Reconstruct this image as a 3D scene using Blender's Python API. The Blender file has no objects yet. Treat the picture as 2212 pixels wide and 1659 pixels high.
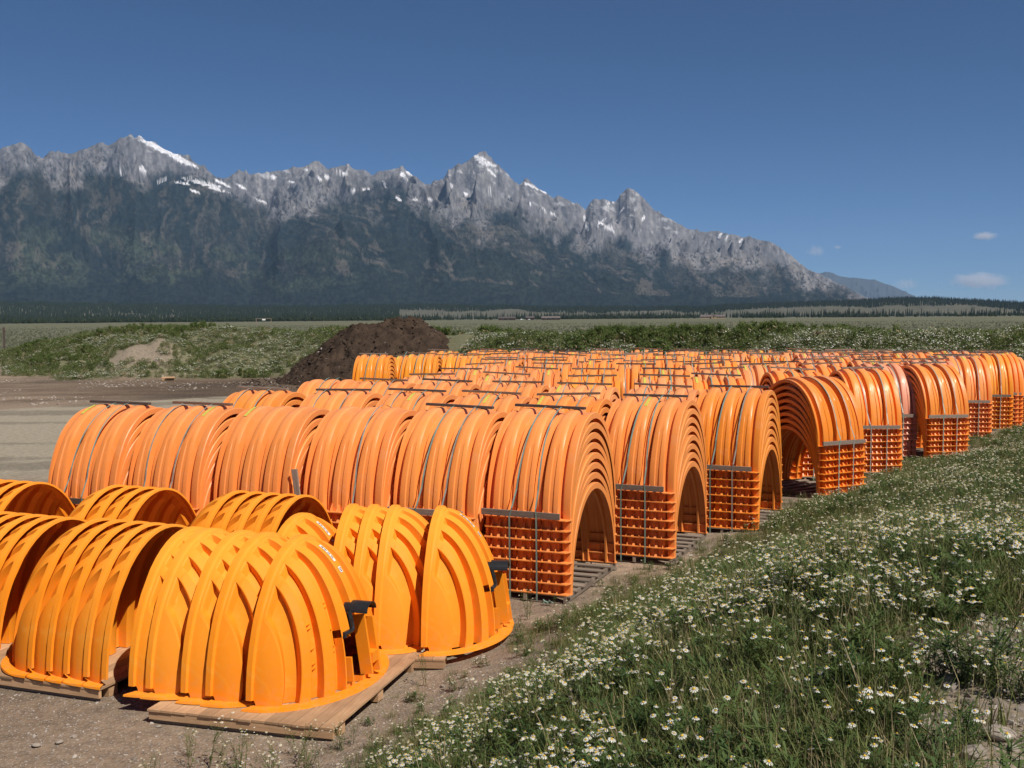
import bpy, math, random
import numpy as np
from mathutils import Matrix, Vector

SC = bpy.context.scene
COL = SC.collection
R = math.radians

# ------------------------------------------------------------------ camera
CAMZ, FPX, PITCH, ROLL = 4.13, 2300.0, math.atan(143.5 / 2300.0), -0.0072
cam_d = bpy.data.cameras.new("camera")
cam_d.sensor_width = 36.0
cam_d.lens = FPX / 2212.0 * 36.0
cam_d.clip_start = 0.1
cam_d.clip_end = 90000.0
cam = bpy.data.objects.new("camera", cam_d)
COL.objects.link(cam)
_F = Vector((0, math.cos(PITCH), -math.sin(PITCH)))
_U0 = Vector((0, math.sin(PITCH), math.cos(PITCH)))
_R0 = Vector((1, 0, 0))
_RR = _R0 * math.cos(ROLL) + _U0 * math.sin(ROLL)
_UU = _U0 * math.cos(ROLL) - _R0 * math.sin(ROLL)
cam.matrix_world = Matrix(((_RR.x, _UU.x, -_F.x, 0), (_RR.y, _UU.y, -_F.y, 0), (_RR.z, _UU.z, -_F.z, CAMZ), (0, 0, 0, 1)))
SC.camera = cam

# ------------------------------------------------------------------ light
SUN_AZ, SUN_EL = R(137.0), R(52.0)          # azimuth clockwise from +Y
SKY_STRENGTH, SUN_STRENGTH = 0.063, 5.0
world = bpy.data.worlds.new("World")
SC.world = world
world.use_nodes = True
wt = world.node_tree
wt.nodes.clear()
sky = wt.nodes.new("ShaderNodeTexSky")
sky.sky_type = 'NISHITA'
sky.sun_disc = False
sky.sun_elevation = SUN_EL
sky.sun_rotation = SUN_AZ
sky.altitude = 2000.0
sky.air_density = 0.65
sky.dust_density = 0.3
sky.ozone_density = 6.5
bg = wt.nodes.new("ShaderNodeBackground")
bg.inputs[1].default_value = SKY_STRENGTH
wo = wt.nodes.new("ShaderNodeOutputWorld")
hs = wt.nodes.new("ShaderNodeHueSaturation")
hs.inputs["Saturation"].default_value = 1.09
wt.links.new(sky.outputs[0], hs.inputs["Color"])
wt.links.new(hs.outputs[0], bg.inputs[0])
wt.links.new(bg.outputs[0], wo.inputs[0])
sd = bpy.data.lights.new("sun", 'SUN')
sd.energy = SUN_STRENGTH
sd.angle = R(0.53)
sd.color = (1.0, 0.95, 0.88)
sun = bpy.data.objects.new("sun", sd)
COL.objects.link(sun)
sdir = Vector((math.sin(SUN_AZ) * math.cos(SUN_EL), math.cos(SUN_AZ) * math.cos(SUN_EL), math.sin(SUN_EL)))
sun.rotation_euler = sdir.to_track_quat('Z', 'Y').to_euler()
sun.location = sdir * 50
vs = SC.view_settings
vs.view_transform = 'Standard'
vs.look = 'None'
vs.exposure = 0.1
vs.gamma = 1.0
vs.use_curve_mapping = False
SC.cycles.max_bounces = 6
SC.cycles.diffuse_bounces = 3
SC.cycles.glossy_bounces = 2
SC.cycles.transparent_max_bounces = 8
SC.cycles.volume_bounces = 2

# ------------------------------------------------------------------ helpers
rng = np.random.default_rng(7)
rnd = random.Random(11)


def ray(px, py):
    """direction through a point of a 2212 x 1659 frame"""
    sx, sy = (px - 1106.0) / FPX, (829.5 - py) / FPX
    return _F + _RR * sx + _UU * sy


def at(px, py, z):
    d = ray(px, py)
    t = (z - CAMZ) / d.z
    return Vector((d.x * t, d.y * t, z))


def azel(px, py):
    d = ray(px, py)
    return math.atan2(d.x, d.y), d.z / math.hypot(d.x, d.y)


def hash2(ix, iy, seed):
    h = (ix.astype(np.int64) * 374761393 + iy.astype(np.int64) * 668265263 + seed * 1442695041) & 0xFFFFFFFF
    h = ((h ^ (h >> 13)) * 1274126177) & 0xFFFFFFFF
    h = ((h ^ (h >> 16)) * 2246822519) & 0xFFFFFFFF
    h = h ^ (h >> 15)
    return (h & 0xFFFFFF) / float(0xFFFFFF)


def vnoise(x, y, seed=0):
    x = np.asarray(x, float); y = np.asarray(y, float)
    ix = np.floor(x); iy = np.floor(y)
    fx = x - ix; fy = y - iy
    fx = fx * fx * fx * (fx * (fx * 6 - 15) + 10)
    fy = fy * fy * fy * (fy * (fy * 6 - 15) + 10)
    a = hash2(ix, iy, seed); b = hash2(ix + 1, iy, seed)
    c = hash2(ix, iy + 1, seed); d = hash2(ix + 1, iy + 1, seed)
    return (a + (b - a) * fx) * (1 - fy) + (c + (d - c) * fx) * fy


def fbm(x, y, octv=5, seed=0, gain=0.5):
    s = 0.0; a = 1.0; t = 0.0
    for i in range(octv):
        s = s + a * vnoise(x * 2 ** i + 13.1 * i, y * 2 ** i - 7.7 * i, seed + i)
        t += a; a *= gain
    return s / t


def ridged(x, y, octv=5, seed=0, gain=0.55):
    s = 0.0; a = 1.0; t = 0.0; w = 1.0
    for i in range(octv):
        n = 1 - np.abs(2 * vnoise(x * 2 ** i + 5.3 * i, y * 2 ** i + 9.1 * i, seed + i) - 1)
        n = n * n * w
        s = s + a * n
        w = np.clip(n * 1.6, 0, 1)
        t += a; a *= gain
    return s / t


def sstep(a, b, x):
    t = np.clip((np.asarray(x, float) - a) / (b - a), 0, 1)
    return t * t * (3 - 2 * t)


def mesh_np(name, verts, faces, smooth=True, mats=(), fmat=None, attrs=None):
    me = bpy.data.meshes.new(name)
    verts = np.asarray(verts, np.float32)
    faces = np.asarray(faces, np.int32)
    k = faces.shape[1]
    me.vertices.add(len(verts)); me.vertices.foreach_set("co", verts.ravel())
    me.loops.add(faces.size); me.loops.foreach_set("vertex_index", faces.ravel())
    me.polygons.add(len(faces))
    me.polygons.foreach_set("loop_start", np.arange(0, faces.size, k, dtype=np.int32))
    if smooth:
        me.polygons.foreach_set("use_smooth", np.ones(len(faces), bool))
    for m in mats:
        me.materials.append(m)
    if fmat is not None:
        me.polygons.foreach_set("material_index", np.asarray(fmat, np.int32))
    for an, av in (attrs or {}).items():
        av = np.asarray(av, np.float32)
        if av.ndim == 1:
            a = me.attributes.new(an, 'FLOAT', 'POINT'); a.data.foreach_set("value", av)
        else:
            a = me.attributes.new(an, 'FLOAT_COLOR', 'POINT')
            a.data.foreach_set("color", np.column_stack([av[:, :3], np.ones(len(av))]).astype(np.float32).ravel())
    me.update(calc_edges=True)
    return me


class MB:
    """collects boxes, ribbons and loose polygons into one mesh"""
    def __init__(s):
        s.v = []; s.f = []; s.m = []

    def poly(s, pts, m=0):
        b = len(s.v)
        s.v += [tuple(p) for p in pts]
        s.f.append(tuple(range(b, b + len(pts)))); s.m.append(m)

    def box(s, c, d, rot=None, m=0, taper=1.0):
        b = len(s.v)
        for z in (-1, 1):
            k = taper if z > 0 else 1.0
            for x, y in ((-1, -1), (1, -1), (1, 1), (-1, 1)):
                p = Vector((x * d[0] / 2 * k, y * d[1] / 2 * k, z * d[2] / 2))
                if rot is not None:
                    p = rot @ p
                s.v.append((p.x + c[0], p.y + c[1], p.z + c[2]))
        for f in ((0, 3, 2, 1), (4, 5, 6, 7), (0, 1, 5, 4), (1, 2, 6, 5), (2, 3, 7, 6), (3, 0, 4, 7)):
            s.f.append(tuple(b + i for i in f)); s.m.append(m)

    def tube(s, pts, r, n=6, m=0):
        b = len(s.v); pts = [Vector(p) for p in pts]
        for i, p in enumerate(pts):
            t = (pts[min(i + 1, len(pts) - 1)] - pts[max(i - 1, 0)]).normalized()
            a = t.cross(Vector((0, 0, 1)))
            if a.length < 1e-3:
                a = Vector((1, 0, 0))
            a.normalize(); c = t.cross(a)
            rr = r[i] if isinstance(r, (list, tuple)) else r
            for k in range(n):
                q = p + (a * math.cos(2 * math.pi * k / n) + c * math.sin(2 * math.pi * k / n)) * rr
                s.v.append(tuple(q))
        for i in range(len(pts) - 1):
            for k in range(n):
                s.f.append((b + i * n + k, b + i * n + (k + 1) % n, b + (i + 1) * n + (k + 1) % n, b + (i + 1) * n + k)); s.m.append(m)
        s.f.append(tuple(b + k for k in range(n))); s.m.append(m)
        s.f.append(tuple(b + (len(pts) - 1) * n + k for k in reversed(range(n)))); s.m.append(m)

    def mesh(s, name, mats, smooth=False):
        me = bpy.data.meshes.new(name)
        me.from_pydata(s.v, [], s.f)
        for m in mats:
            me.materials.append(m)
        me.polygons.foreach_set("material_index", s.m)
        if smooth:
            me.polygons.foreach_set("use_smooth", [True] * len(s.f))
        me.update()
        return me


def ob(name, data, parent=None, loc=(0, 0, 0), rot=(0, 0, 0)):
    o = bpy.data.objects.new(name, data)
    COL.objects.link(o)
    o.location = loc; o.rotation_euler = rot
    if parent is not None:
        o.parent = parent
    return o


def tag(o, label=None, cat=None, group=None, kind=None):
    if label: o["label"] = label
    if cat: o["category"] = cat
    if group: o["group"] = group
    if kind: o["kind"] = kind
    return o


# ------------------------------------------------------------------ materials
def new_mat(name):
    m = bpy.data.materials.new(name); m.use_nodes = True
    nt = m.node_tree
    return m, nt, nt.nodes["Principled BSDF"]


def N(nt, t, **kw):
    n = nt.nodes.new(t)
    for k, v in kw.items():
        setattr(n, k, v)
    return n


def mixc(nt, fac, a, b, mode='MIX'):
    n = nt.nodes.new("ShaderNodeMix"); n.data_type = 'RGBA'; n.blend_type = mode
    for sock, v in ((n.inputs[0], fac), (n.inputs[6], a), (n.inputs[7], b)):
        if hasattr(v, "links"):
            nt.links.new(v, sock)
        elif isinstance(v, (int, float)):
            sock.default_value = v
        else:
            sock.default_value = (*v, 1)
    return n.outputs[2]


def mth(nt, op, a, b=None, c=None, clamp=False):
    n = nt.nodes.new("ShaderNodeMath"); n.operation = op; n.use_clamp = clamp
    for i, v in enumerate((a, b, c)):
        if v is None: continue
        if hasattr(v, "links"): nt.links.new(v, n.inputs[i])
        else: n.inputs[i].default_value = v
    return n.outputs[0]


def noise(nt, scale, detail=4, rough=0.5, vec=None, dist=0.0):
    n = nt.nodes.new("ShaderNodeTexNoise")
    n.inputs["Scale"].default_value = scale; n.inputs["Detail"].default_value = detail
    n.inputs["Roughness"].default_value = rough; n.inputs["Distortion"].default_value = dist
    if vec is not None: nt.links.new(vec, n.inputs["Vector"])
    return n.outputs["Fac"]


def rng_map(nt, v, a, b, c=0.0, d=1.0):
    n = nt.nodes.new("ShaderNodeMapRange"); n.inputs[1].default_value = a; n.inputs[2].default_value = b
    n.inputs[3].default_value = c; n.inputs[4].default_value = d
    nt.links.new(v, n.inputs[0])
    return n.outputs[0]


def bump(nt, bsdf, h, strength=0.3, dist=0.02):
    n = nt.nodes.new("ShaderNodeBump"); n.inputs["Strength"].default_value = strength; n.inputs["Distance"].default_value = dist
    nt.links.new(h, n.inputs["Height"]); nt.links.new(n.outputs[0], bsdf.inputs["Normal"])


def plastic(name, base_from_object=True, col=(0.80, 0.24, 0.035), fade=(0.86, 0.36, 0.16), rough=0.38, spec=0.42):
    m, nt, b = new_mat(name)
    tc = N(nt, "ShaderNodeTexCoord"); geo = N(nt, "ShaderNodeNewGeometry")
    oi = N(nt, "ShaderNodeObjectInfo")
    base = oi.outputs["Color"] if base_from_object else None
    if base is None:
        rgb = N(nt, "ShaderNodeRGB"); rgb.outputs[0].default_value = (*col, 1); base = rgb.outputs[0]
    # weathering: chalky, sun-bleached skin on whatever part of the shell lies uppermost (object space height)
    sx = N(nt, "ShaderNodeSeparateXYZ"); nt.links.new(tc.outputs["Object"], sx.inputs[0])
    hz = rng_map(nt, sx.outputs["Z"], 0.9, 1.55, 0.0, 1.0)
    n1 = noise(nt, 2.2, 5, 0.6, tc.outputs["Object"])
    f = mth(nt, 'MULTIPLY', hz, rng_map(nt, n1, 0.3, 0.7, 0.15, 0.6))
    c = mixc(nt, f, base, fade)
    n2 = noise(nt, 0.9, 3, 0.5, tc.outputs["Object"])
    c = mixc(nt, rng_map(nt, n2, 0.35, 0.7, 0.0, 0.16), c, (0.62, 0.15, 0.03))
    dust = noise(nt, 14.0, 6, 0.65, tc.outputs["Object"])
    low = rng_map(nt, sx.outputs["Z"], 0.0, 0.35, 0.30, 0.05)
    c = mixc(nt, mth(nt, 'MULTIPLY', rng_map(nt, dust, 0.45, 0.75), low), c, (0.48, 0.33, 0.2))
    sc = noise(nt, 3.0, 8, 0.75, tc.outputs["Object"], 1.2)
    c = mixc(nt, rng_map(nt, sc, 0.54, 0.70, 0.0, 0.42), c, fade)
    nt.links.new(c, b.inputs["Base Color"])
    nt.links.new(rng_map(nt, n1, 0.3, 0.7, rough - 0.06, rough + 0.14), b.inputs["Roughness"])
    b.inputs["Specular IOR Level"].default_value = spec
    bump(nt, b, noise(nt, 5.0, 3, 0.5, tc.outputs["Object"]), 0.12, 0.02)
    # thin polypropylene lets a little sunlight through
    tr = N(nt, "ShaderNodeBsdfTranslucent"); nt.links.new(mixc(nt, 0.6, c, (0.9, 0.12, 0.005)), tr.inputs[0])
    mx = N(nt, "ShaderNodeMixShader"); mx.inputs[0].default_value = 0.015
    out = nt.nodes["Material Output"]
    nt.links.new(b.outputs[0], mx.inputs[1]); nt.links.new(tr.outputs[0], mx.inputs[2]); nt.links.new(mx.outputs[0], out.inputs[0])
    return m


M_CH = plastic("chamber_plastic")
M_CAP = plastic("cap_plastic", True, fade=(0.90, 0.38, 0.05), rough=0.62, spec=0.22)


def wood(name, a, b_, scale=1.0):
    m, nt, b = new_mat(name)
    tc = N(nt, "ShaderNodeTexCoord"); mp = N(nt, "ShaderNodeMapping")
    nt.links.new(tc.outputs["Object"], mp.inputs[0])
    oi = N(nt, "ShaderNodeObjectInfo")
    mp.inputs["Scale"].default_value = (1.2, 14, 14)
    n1 = noise(nt, 3.0 * scale, 6, 0.65, mp.outputs[0], 0.6)
    n2 = noise(nt, 2.0, 3, 0.5, tc.outputs["Object"])
    c = mixc(nt, rng_map(nt, n1, 0.3, 0.7), a, b_)
    c = mixc(nt, rng_map(nt, n2, 0.4, 0.7, 0, 0.45), c, tuple(x * 0.55 for x in a))
    v = N(nt, "ShaderNodeHueSaturation"); nt.links.new(c, v.inputs["Color"])
    nt.links.new(rng_map(nt, oi.outputs["Random"], 0, 1, 0.75, 1.25), v.inputs["Value"])
    nt.links.new(v.outputs[0], b.inputs["Base Color"])
    b.inputs["Roughness"].default_value = 0.85
    bump(nt, b, n1, 0.35, 0.006)
    return m


M_WGREY = wood("weathered_wood", (0.17, 0.125, 0.09), (0.30, 0.235, 0.18))
M_WDARK = wood("dark_wood", (0.055, 0.04, 0.035), (0.12, 0.085, 0.065))
M_WBROWN = wood("brown_wood", (0.13, 0.07, 0.045), (0.24, 0.15, 0.095))
M_WNEW = wood("pine_wood", (0.42, 0.235, 0.115), (0.57, 0.365, 0.20))


def flat(name, col, rough=0.8, spec=0.3, nscale=0, var=0.2, metal=0.0):
    m, nt, b = new_mat(name)
    b.inputs["Roughness"].default_value = rough; b.inputs["Specular IOR Level"].default_value = spec
    b.inputs["Metallic"].default_value = metal
    if nscale:
        tc = N(nt, "ShaderNodeTexCoord")
        n = noise(nt, nscale, 4, 0.6, tc.outputs["Object"])
        nt.links.new(mixc(nt, rng_map(nt, n, 0.3, 0.7), tuple(c * (1 - var) for c in col), tuple(min(1, c * (1 + var)) for c in col)), b.inputs["Base Color"])
    else:
        b.inputs["Base Color"].default_value = (*col, 1)
    return m


M_STRAP = flat("strap_webbing", (0.27, 0.27, 0.22), 0.5, 0.4, 8, 0.25)
M_STRAPG = flat("green_strap", (0.20, 0.29, 0.235), 0.45, 0.4, 8, 0.2)
M_TAPE = flat("yellow_marking", (0.55, 0.48, 0.08), 0.6, 0.3, 12, 0.2)
M_BLACK = flat("black_rubber", (0.018, 0.019, 0.02), 0.35, 0.5, 20, 0.3)
M_PAPER = flat("white_label", (0.78, 0.76, 0.70), 0.6)
M_INK = flat("label_ink", (0.22, 0.08, 0.06), 0.6)
M_STONE = flat("stone", (0.30, 0.25, 0.20), 0.9, 0.3, 7, 0.3)

# ------------------------------------------------------------------ terrain
BERM = np.array([(-48, 99, 0.4), (-42, 96, 2.0), (-34, 92, 3.0), (-26, 89, 3.2), (-18, 85, 3.0), (-8, 78, 2.9), (0, 69, 2.8), (10, 60.5, 2.75),
                 (20, 54, 2.95), (30, 47, 3.15), (40, 38, 3.2), (46, 25, 3.0), (48, 5, 2.6)])
TOE = np.array([(-6.0, -8), (-5.0, 0.0), (-2.15, 9.2), (-0.2, 14.2), (2.3, 16.9), (4.0, 20.9), (7.0, 25.0), (11.2, 30.2), (16.2, 37.8), (24.0, 42.0), (30.0, 46.0)])


def seg_dist(x, y, P):
    best = np.full(x.shape, 1e9); val = np.zeros(x.shape); side = np.zeros(x.shape); s_ = np.zeros(x.shape)
    for i in range(len(P) - 1):
        ax, ay = P[i][:2]; bx, by = P[i + 1][:2]
        dx, dy = bx - ax, by - ay; L2 = dx * dx + dy * dy
        t = np.clip(((x - ax) * dx + (y - ay) * dy) / L2, 0, 1)
        d = np.hypot(x - ax - t * dx, y - ay - t * dy)
        m = d < best
        best = np.where(m, d, best)
        sg = np.sign((x - ax) * dy - (y - ay) * dx)
        side = np.where(m, sg, side)
        s_ = np.where(m, i + t, s_)
        if P.shape[1] > 2:
            val = np.where(m, P[i][2] * (1 - t) + P[i + 1][2] * t, val)
    return best, val, side, s_


def ground_h(x, y):
    x = np.asarray(x, float); y = np.asarray(y, float)
    r = np.hypot(x, y)
    d, hv, _, _ = seg_dist(x, y, BERM)
    n1 = fbm(x * 0.22, y * 0.22, 4, 3)
    w = 7.5 * (0.75 + 0.5 * n1)
    h1 = hv * np.clip(1 - d / w, 0, 1) ** 0.85 * (0.82 + 0.36 * fbm(x * 0.35 + 9, y * 0.35, 3, 5)) if False else hv * (1 - sstep(0.8, w, d)) * (0.88 + 0.24 * fbm(x * 0.35 + 9, y * 0.35, 3, 5))
    # lobes of spoil in front of the left bank
    lob = 0
    for (cx, cy, rad, hh) in ((-27.5, 80.5, 7.5, 2.5), (-21, 80, 5.5, 1.9), (-34, 84, 6.0, 1.6), (-46, 76, 6.0, 1.3), (-14, 80, 6, 2.2)):
        lob = np.maximum(lob, hh * (1 - sstep(0.1, 1.0, np.hypot(x - cx, (y - cy) * 1.1) / rad)) * (0.75 + 0.5 * fbm(x * 0.5, y * 0.5, 3, 8)))
    # bank the picture is taken from
    dt, _, sd_, _ = seg_dist(x, y, TOE)
    dr = dt * sd_
    mx = np.interp(y, [-10, 7, 12, 20, 30, 42], [2.5, 2.45, 1.7, 1.05, 0.7, 0.4])
    h3 = mx * sstep(-0.3, 5.6, dr) * (y < 60)
    hh = np.maximum(np.maximum(h1, lob), h3)
    hh = hh + 0.05 * (fbm(x * 0.9, y * 0.9, 4, 21) - 0.5) * np.clip(r / 8, 0, 1) * np.where(r < 400, 1, 0)
    hh = hh + 1.0 * (fbm(x * 0.01, y * 0.01, 3, 31) - 0.5) * sstep(150, 600, r)
    # land rises gently towards the foot of the range
    hh = hh - 0.6 * sstep(110, 200, r) 
    return hh


def axis(segs):
    out = []
    for a, b, n in segs:
        out.append(np.linspace(a, b, n, endpoint=False))
    return np.concatenate(out)


th = R(1) * axis([(-180, -42, 40), (-42, 42, 520), (42, 180, 40)])
rr = np.concatenate([np.linspace(0.6, 12, 90, endpoint=False), np.geomspace(12, 140, 230, endpoint=False), np.geomspace(140, 7000, 90)])
TH, RR = np.meshgrid(th, rr)
GX = RR * np.sin(TH); GY = RR * np.cos(TH)
GZ = ground_h(GX, GY)
nt_, nr_ = len(th), len(rr)
idx = np.arange(nt_ * nr_).reshape(nr_, nt_)
a = idx[:-1, :]; b = np.roll(idx, -1, 1)[:-1, :]; c = np.roll(idx, -1, 1)[1:, :]; d = idx[1:, :]
faces = np.stack([a, d, c, b], -1).reshape(-1, 4)
x, y = GX.ravel(), GY.ravel()
verts = np.column_stack([x, y, GZ.ravel()])
verts = np.vstack([verts, [[0, 0, ground_h(np.array([0.0]), np.array([0.0]))[0]]]])


def ground_masks(x, y):
    r = np.hypot(x, y)
    wob = (fbm(x * 0.35, y * 0.35, 4, 41) - 0.5)
    dt, _, sd_, s_ = seg_dist(x, y, TOE)
    dr = dt * sd_ + wob * 2.4
    bank = sstep(-0.5, 1.3, dr) * (y < 58)
    d, hv, sdb, _ = seg_dist(x, y, BERM)
    behind = np.where((sdb < 0), 1.0, 0.0)
    berm = 1 - sstep(5.2, 7.2, d + wob * 3)
    lob = np.zeros_like(x)
    for (cx, cy, rad) in ((-27.5, 80.5, 6.8), (-21, 80, 5.5), (-34, 84, 6.0), (-46, 76, 5.0), (-14, 80, 5)):
        lob = np.maximum(lob, 1 - sstep(0.8, 1.05, np.hypot(x - cx, y - cy) / rad + wob * 0.7))
    veg = np.clip(np.maximum(np.maximum(bank, berm), lob), 0, 1)
    sage = np.where((sdb < 0) & (d > 4.5), 1.0, 0.0)
    sage = np.maximum(sage, sstep(110, 130, r))
    # pale compacted yard, bounded by two straight-ish edges
    e1 = 49.5 + (x + 23.5) * 0.95 + wob * 2.5       # far edge
    e2 = 27.0 + (x + 12) * -0.2 + wob * 5
    pav = (1 - sstep(-0.6, 0.6, y - np.minimum(e1, 60))) * sstep(-2.5, 2.5, y - e2) * (1 - sstep(-9, -6.5, x + (y - 28) * 0.12))
    return veg, sage, pav, wob


veg, sage, pav, wob = ground_masks(x, y)
big = fbm(x * 0.12, y * 0.12, 4, 51)[:, None]
dirt = np.array([0.27, 0.198, 0.138])[None] * (0.62 + 0.76 * big) * (1 - 0.30 * sstep(.54, .66, fbm(x * .16 + 5, y * .9, 4, 63)))[:, None]
pale = np.array([0.325, 0.278, 0.205])[None] * (0.93 + 0.14 * big)
streak = (sstep(0.58, 0.7, fbm(x * 0.08, y * 0.7, 4, 61)) * 0.35)[:, None]
pale = pale * (1 - streak)
soil = np.array([0.23, 0.185, 0.135])[None] * (0.8 + 0.4 * big)
farb = sstep(40, 50, y)[:, None] * (1 - (1 - sstep(1.0, 2.6, np.hypot((x + 26.5) / 1.3, y - 77.5) + wob * 3))[:, None])
soil = soil * (1 - .75 * farb) + np.array([0.105, 0.118, 0.05])[None] * .75 * farb
sagec = np.array([0.118, 0.120, 0.070])[None] * (0.8 + 0.4 * fbm(x * 0.02, y * 0.05, 4, 71)[:, None])
# dark soil carried round the heap
dd = np.hypot((x + 8) / 1.6, y - 66)
darks = (1 - sstep(6, 21, dd + wob * 10))[:, None]
dirt = dirt * (1 - darks * np.array([0.58, 0.62, 0.66]))
colr = dirt * (1 - pav[:, None]) + pale * pav[:, None]
colr = colr * (1 - veg[:, None]) + soil * veg[:, None]
colr = colr * (1 - sage[:, None]) + sagec * sage[:, None]
colr = np.vstack([colr, colr[:1]])
tri = np.stack([np.full(nt_, nt_ * nr_), idx[0], np.roll(idx[0], -1)], -1)

M_GROUND, nt, b = new_mat("ground_earth")
att = N(nt, "ShaderNodeAttribute", attribute_name="tint")
tc = N(nt, "ShaderNodeTexCoord")
n1 = noise(nt, 6.0, 8, 0.7, tc.outputs["Object"])
n2 = noise(nt, 28.0, 5, 0.65, tc.outputs["Object"])
vo = N(nt, "ShaderNodeTexVoronoi"); vo.inputs["Scale"].default_value = 26.0
nt.links.new(tc.outputs["Object"], vo.inputs["Vector"])
vo2 = N(nt, "ShaderNodeTexVoronoi"); vo2.inputs["Scale"].default_value = 9.0
nt.links.new(tc.outputs["Object"], vo2.inputs["Vector"])
c = mixc(nt, rng_map(nt, n1, 0.3, 0.72, 0.0, 1.0), (0.62, 0.62, 0.62), (1.32, 1.30, 1.26))
c = mixc(nt, 1.0, att.outputs["Color"], c, 'MULTIPLY')
c = mixc(nt, rng_map(nt, n2, 0.52, 0.72, 0.0, 0.55), c, (0.36, 0.31, 0.26))
bw = N(nt, "ShaderNodeRGBToBW"); nt.links.new(vo.outputs["Color"], bw.inputs[0])
c = mixc(nt, mth(nt, 'MULTIPLY', rng_map(nt, vo.outputs["Distance"], 0.30, 0.20), rng_map(nt, bw.outputs[0], 0.45, 0.75, 0, 0.6)), c, (0.42, 0.37, 0.32))
nt.links.new(c, b.inputs["Base Color"]); b.inputs["Roughness"].default_value = 0.95; b.inputs["Specular IOR Level"].default_value = 0.15
bump(nt, b, mth(nt, 'ADD', mth(nt, 'MULTIPLY', vo.outputs["Distance"], -0.6), n1), 0.6, 0.03)

gm = mesh_np("ground", verts, faces, True, [M_GROUND], None, {"tint": colr})
ground = ob("ground", gm); tag(ground, kind="structure")
# centre fan
cm = mesh_np("ground_center", np.vstack([verts[:nt_], verts[-1:]]), np.stack([np.full(nt_, nt_), np.roll(np.arange(nt_), -1), np.arange(nt_)], -1), True, [M_GROUND], None,
             {"tint": np.vstack([colr[:nt_], colr[-1:]])})
o = ob("ground", cm); tag(o, kind="structure")

# ------------------------------------------------------------------ mountains
SKYL = [(-150, 380), (-80, 350), (0, 333), (25, 318), (45, 313), (60, 318), (78, 337), (92, 340), (108, 328), (125, 330), (150, 335), (180, 325), (215, 312), (250, 304), (268, 297),
        (280, 292), (290, 295), (300, 286), (318, 299), (335, 302), (355, 315), (375, 325), (400, 335), (420, 345), (440, 358), (460, 372), (470, 382), (485, 385), (500, 375),
        (515, 363), (530, 370), (540, 378), (555, 372), (580, 365), (600, 362), (620, 364), (640, 358), (660, 350), (680, 348), (695, 352), (708, 361), (715, 357), (740, 355),
        (765, 360), (780, 363), (795, 370), (803, 381), (815, 373), (835, 368), (850, 360), (865, 359), (880, 368), (900, 378), (920, 395), (930, 401), (935, 390), (955, 385),
        (970, 365), (985, 360), (1000, 355), (1015, 348), (1025, 335), (1035, 331), (1048, 331), (1055, 340), (1070, 352), (1085, 362), (1100, 378), (1110, 395), (1120, 400),
        (1130, 390), (1140, 384), (1150, 393), (1165, 405), (1180, 415), (1195, 429), (1205, 422), (1225, 432), (1250, 440), (1265, 448), (1275, 432), (1290, 430), (1310, 435),
        (1330, 430), (1345, 415), (1360, 406), (1375, 409), (1390, 420), (1405, 440), (1420, 455), (1440, 468), (1460, 480), (1480, 490), (1500, 495), (1530, 498), (1560, 500),
        (1600, 508), (1630, 512), (1660, 522), (1680, 532), (1700, 545), (1720, 560), (1745, 580), (1770, 592), (1800, 605), (1830, 620), (1850, 632), (1880, 646), (1930, 665), (2400, 684)]
FRONT = [(-150, 420), (0, 392), (40, 372), (80, 352), (110, 368), (140, 372), (180, 362), (215, 358), (245, 363), (290, 386), (330, 402), (380, 400), (430, 396), (470, 405), (510, 432), (545, 452), (580, 462), (620, 450),
         (660, 430), (700, 421), (745, 424), (800, 430), (860, 434), (920, 446), (980, 458), (1040, 462), (1100, 478), (1160, 494), (1220, 508), (1280, 528), (1340, 540),
         (1400, 548), (1460, 556), (1520, 556), (1580, 560), (1640, 570), (1700, 584), (1760, 604), (1820, 626), (1880, 655), (1930, 668), (2400, 686)]

NEARP = [(-150, 590), (0, 578), (90, 560), (170, 590), (260, 612), (360, 575), (450, 560), (540, 600), (610, 560), (680, 505), (715, 482), (745, 472), (775, 474), (805, 483), (900, 506), (1000, 532), (1150, 566), (1300, 592),
         (1450, 612), (1600, 630), (1800, 655), (1930, 670), (2400, 688)]


def prof(P):
    q = [azel(*p) for p in P]
    return np.array([t[0] for t in q]), np.array([t[1] for t in q])


sa, se = prof(SKYL); fa, fe = prof(FRONT); na_, ne_ = prof(NEARP)
mth_ = np.linspace(sa[0], sa[-1], 1500)
RB, RF, RC, RE = 6500.0, 9500.0, 13500.0, 16000.0
tt = np.concatenate([np.linspace(0, 1, 130, endpoint=False), np.linspace(1, 2, 170, endpoint=False), np.linspace(2, 3, 20)])
MT, TT = np.meshgrid(mth_, tt)
RAD = np.interp(TT, [0, 1, 2, 3], [RB, RF, RC, RE])
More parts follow.
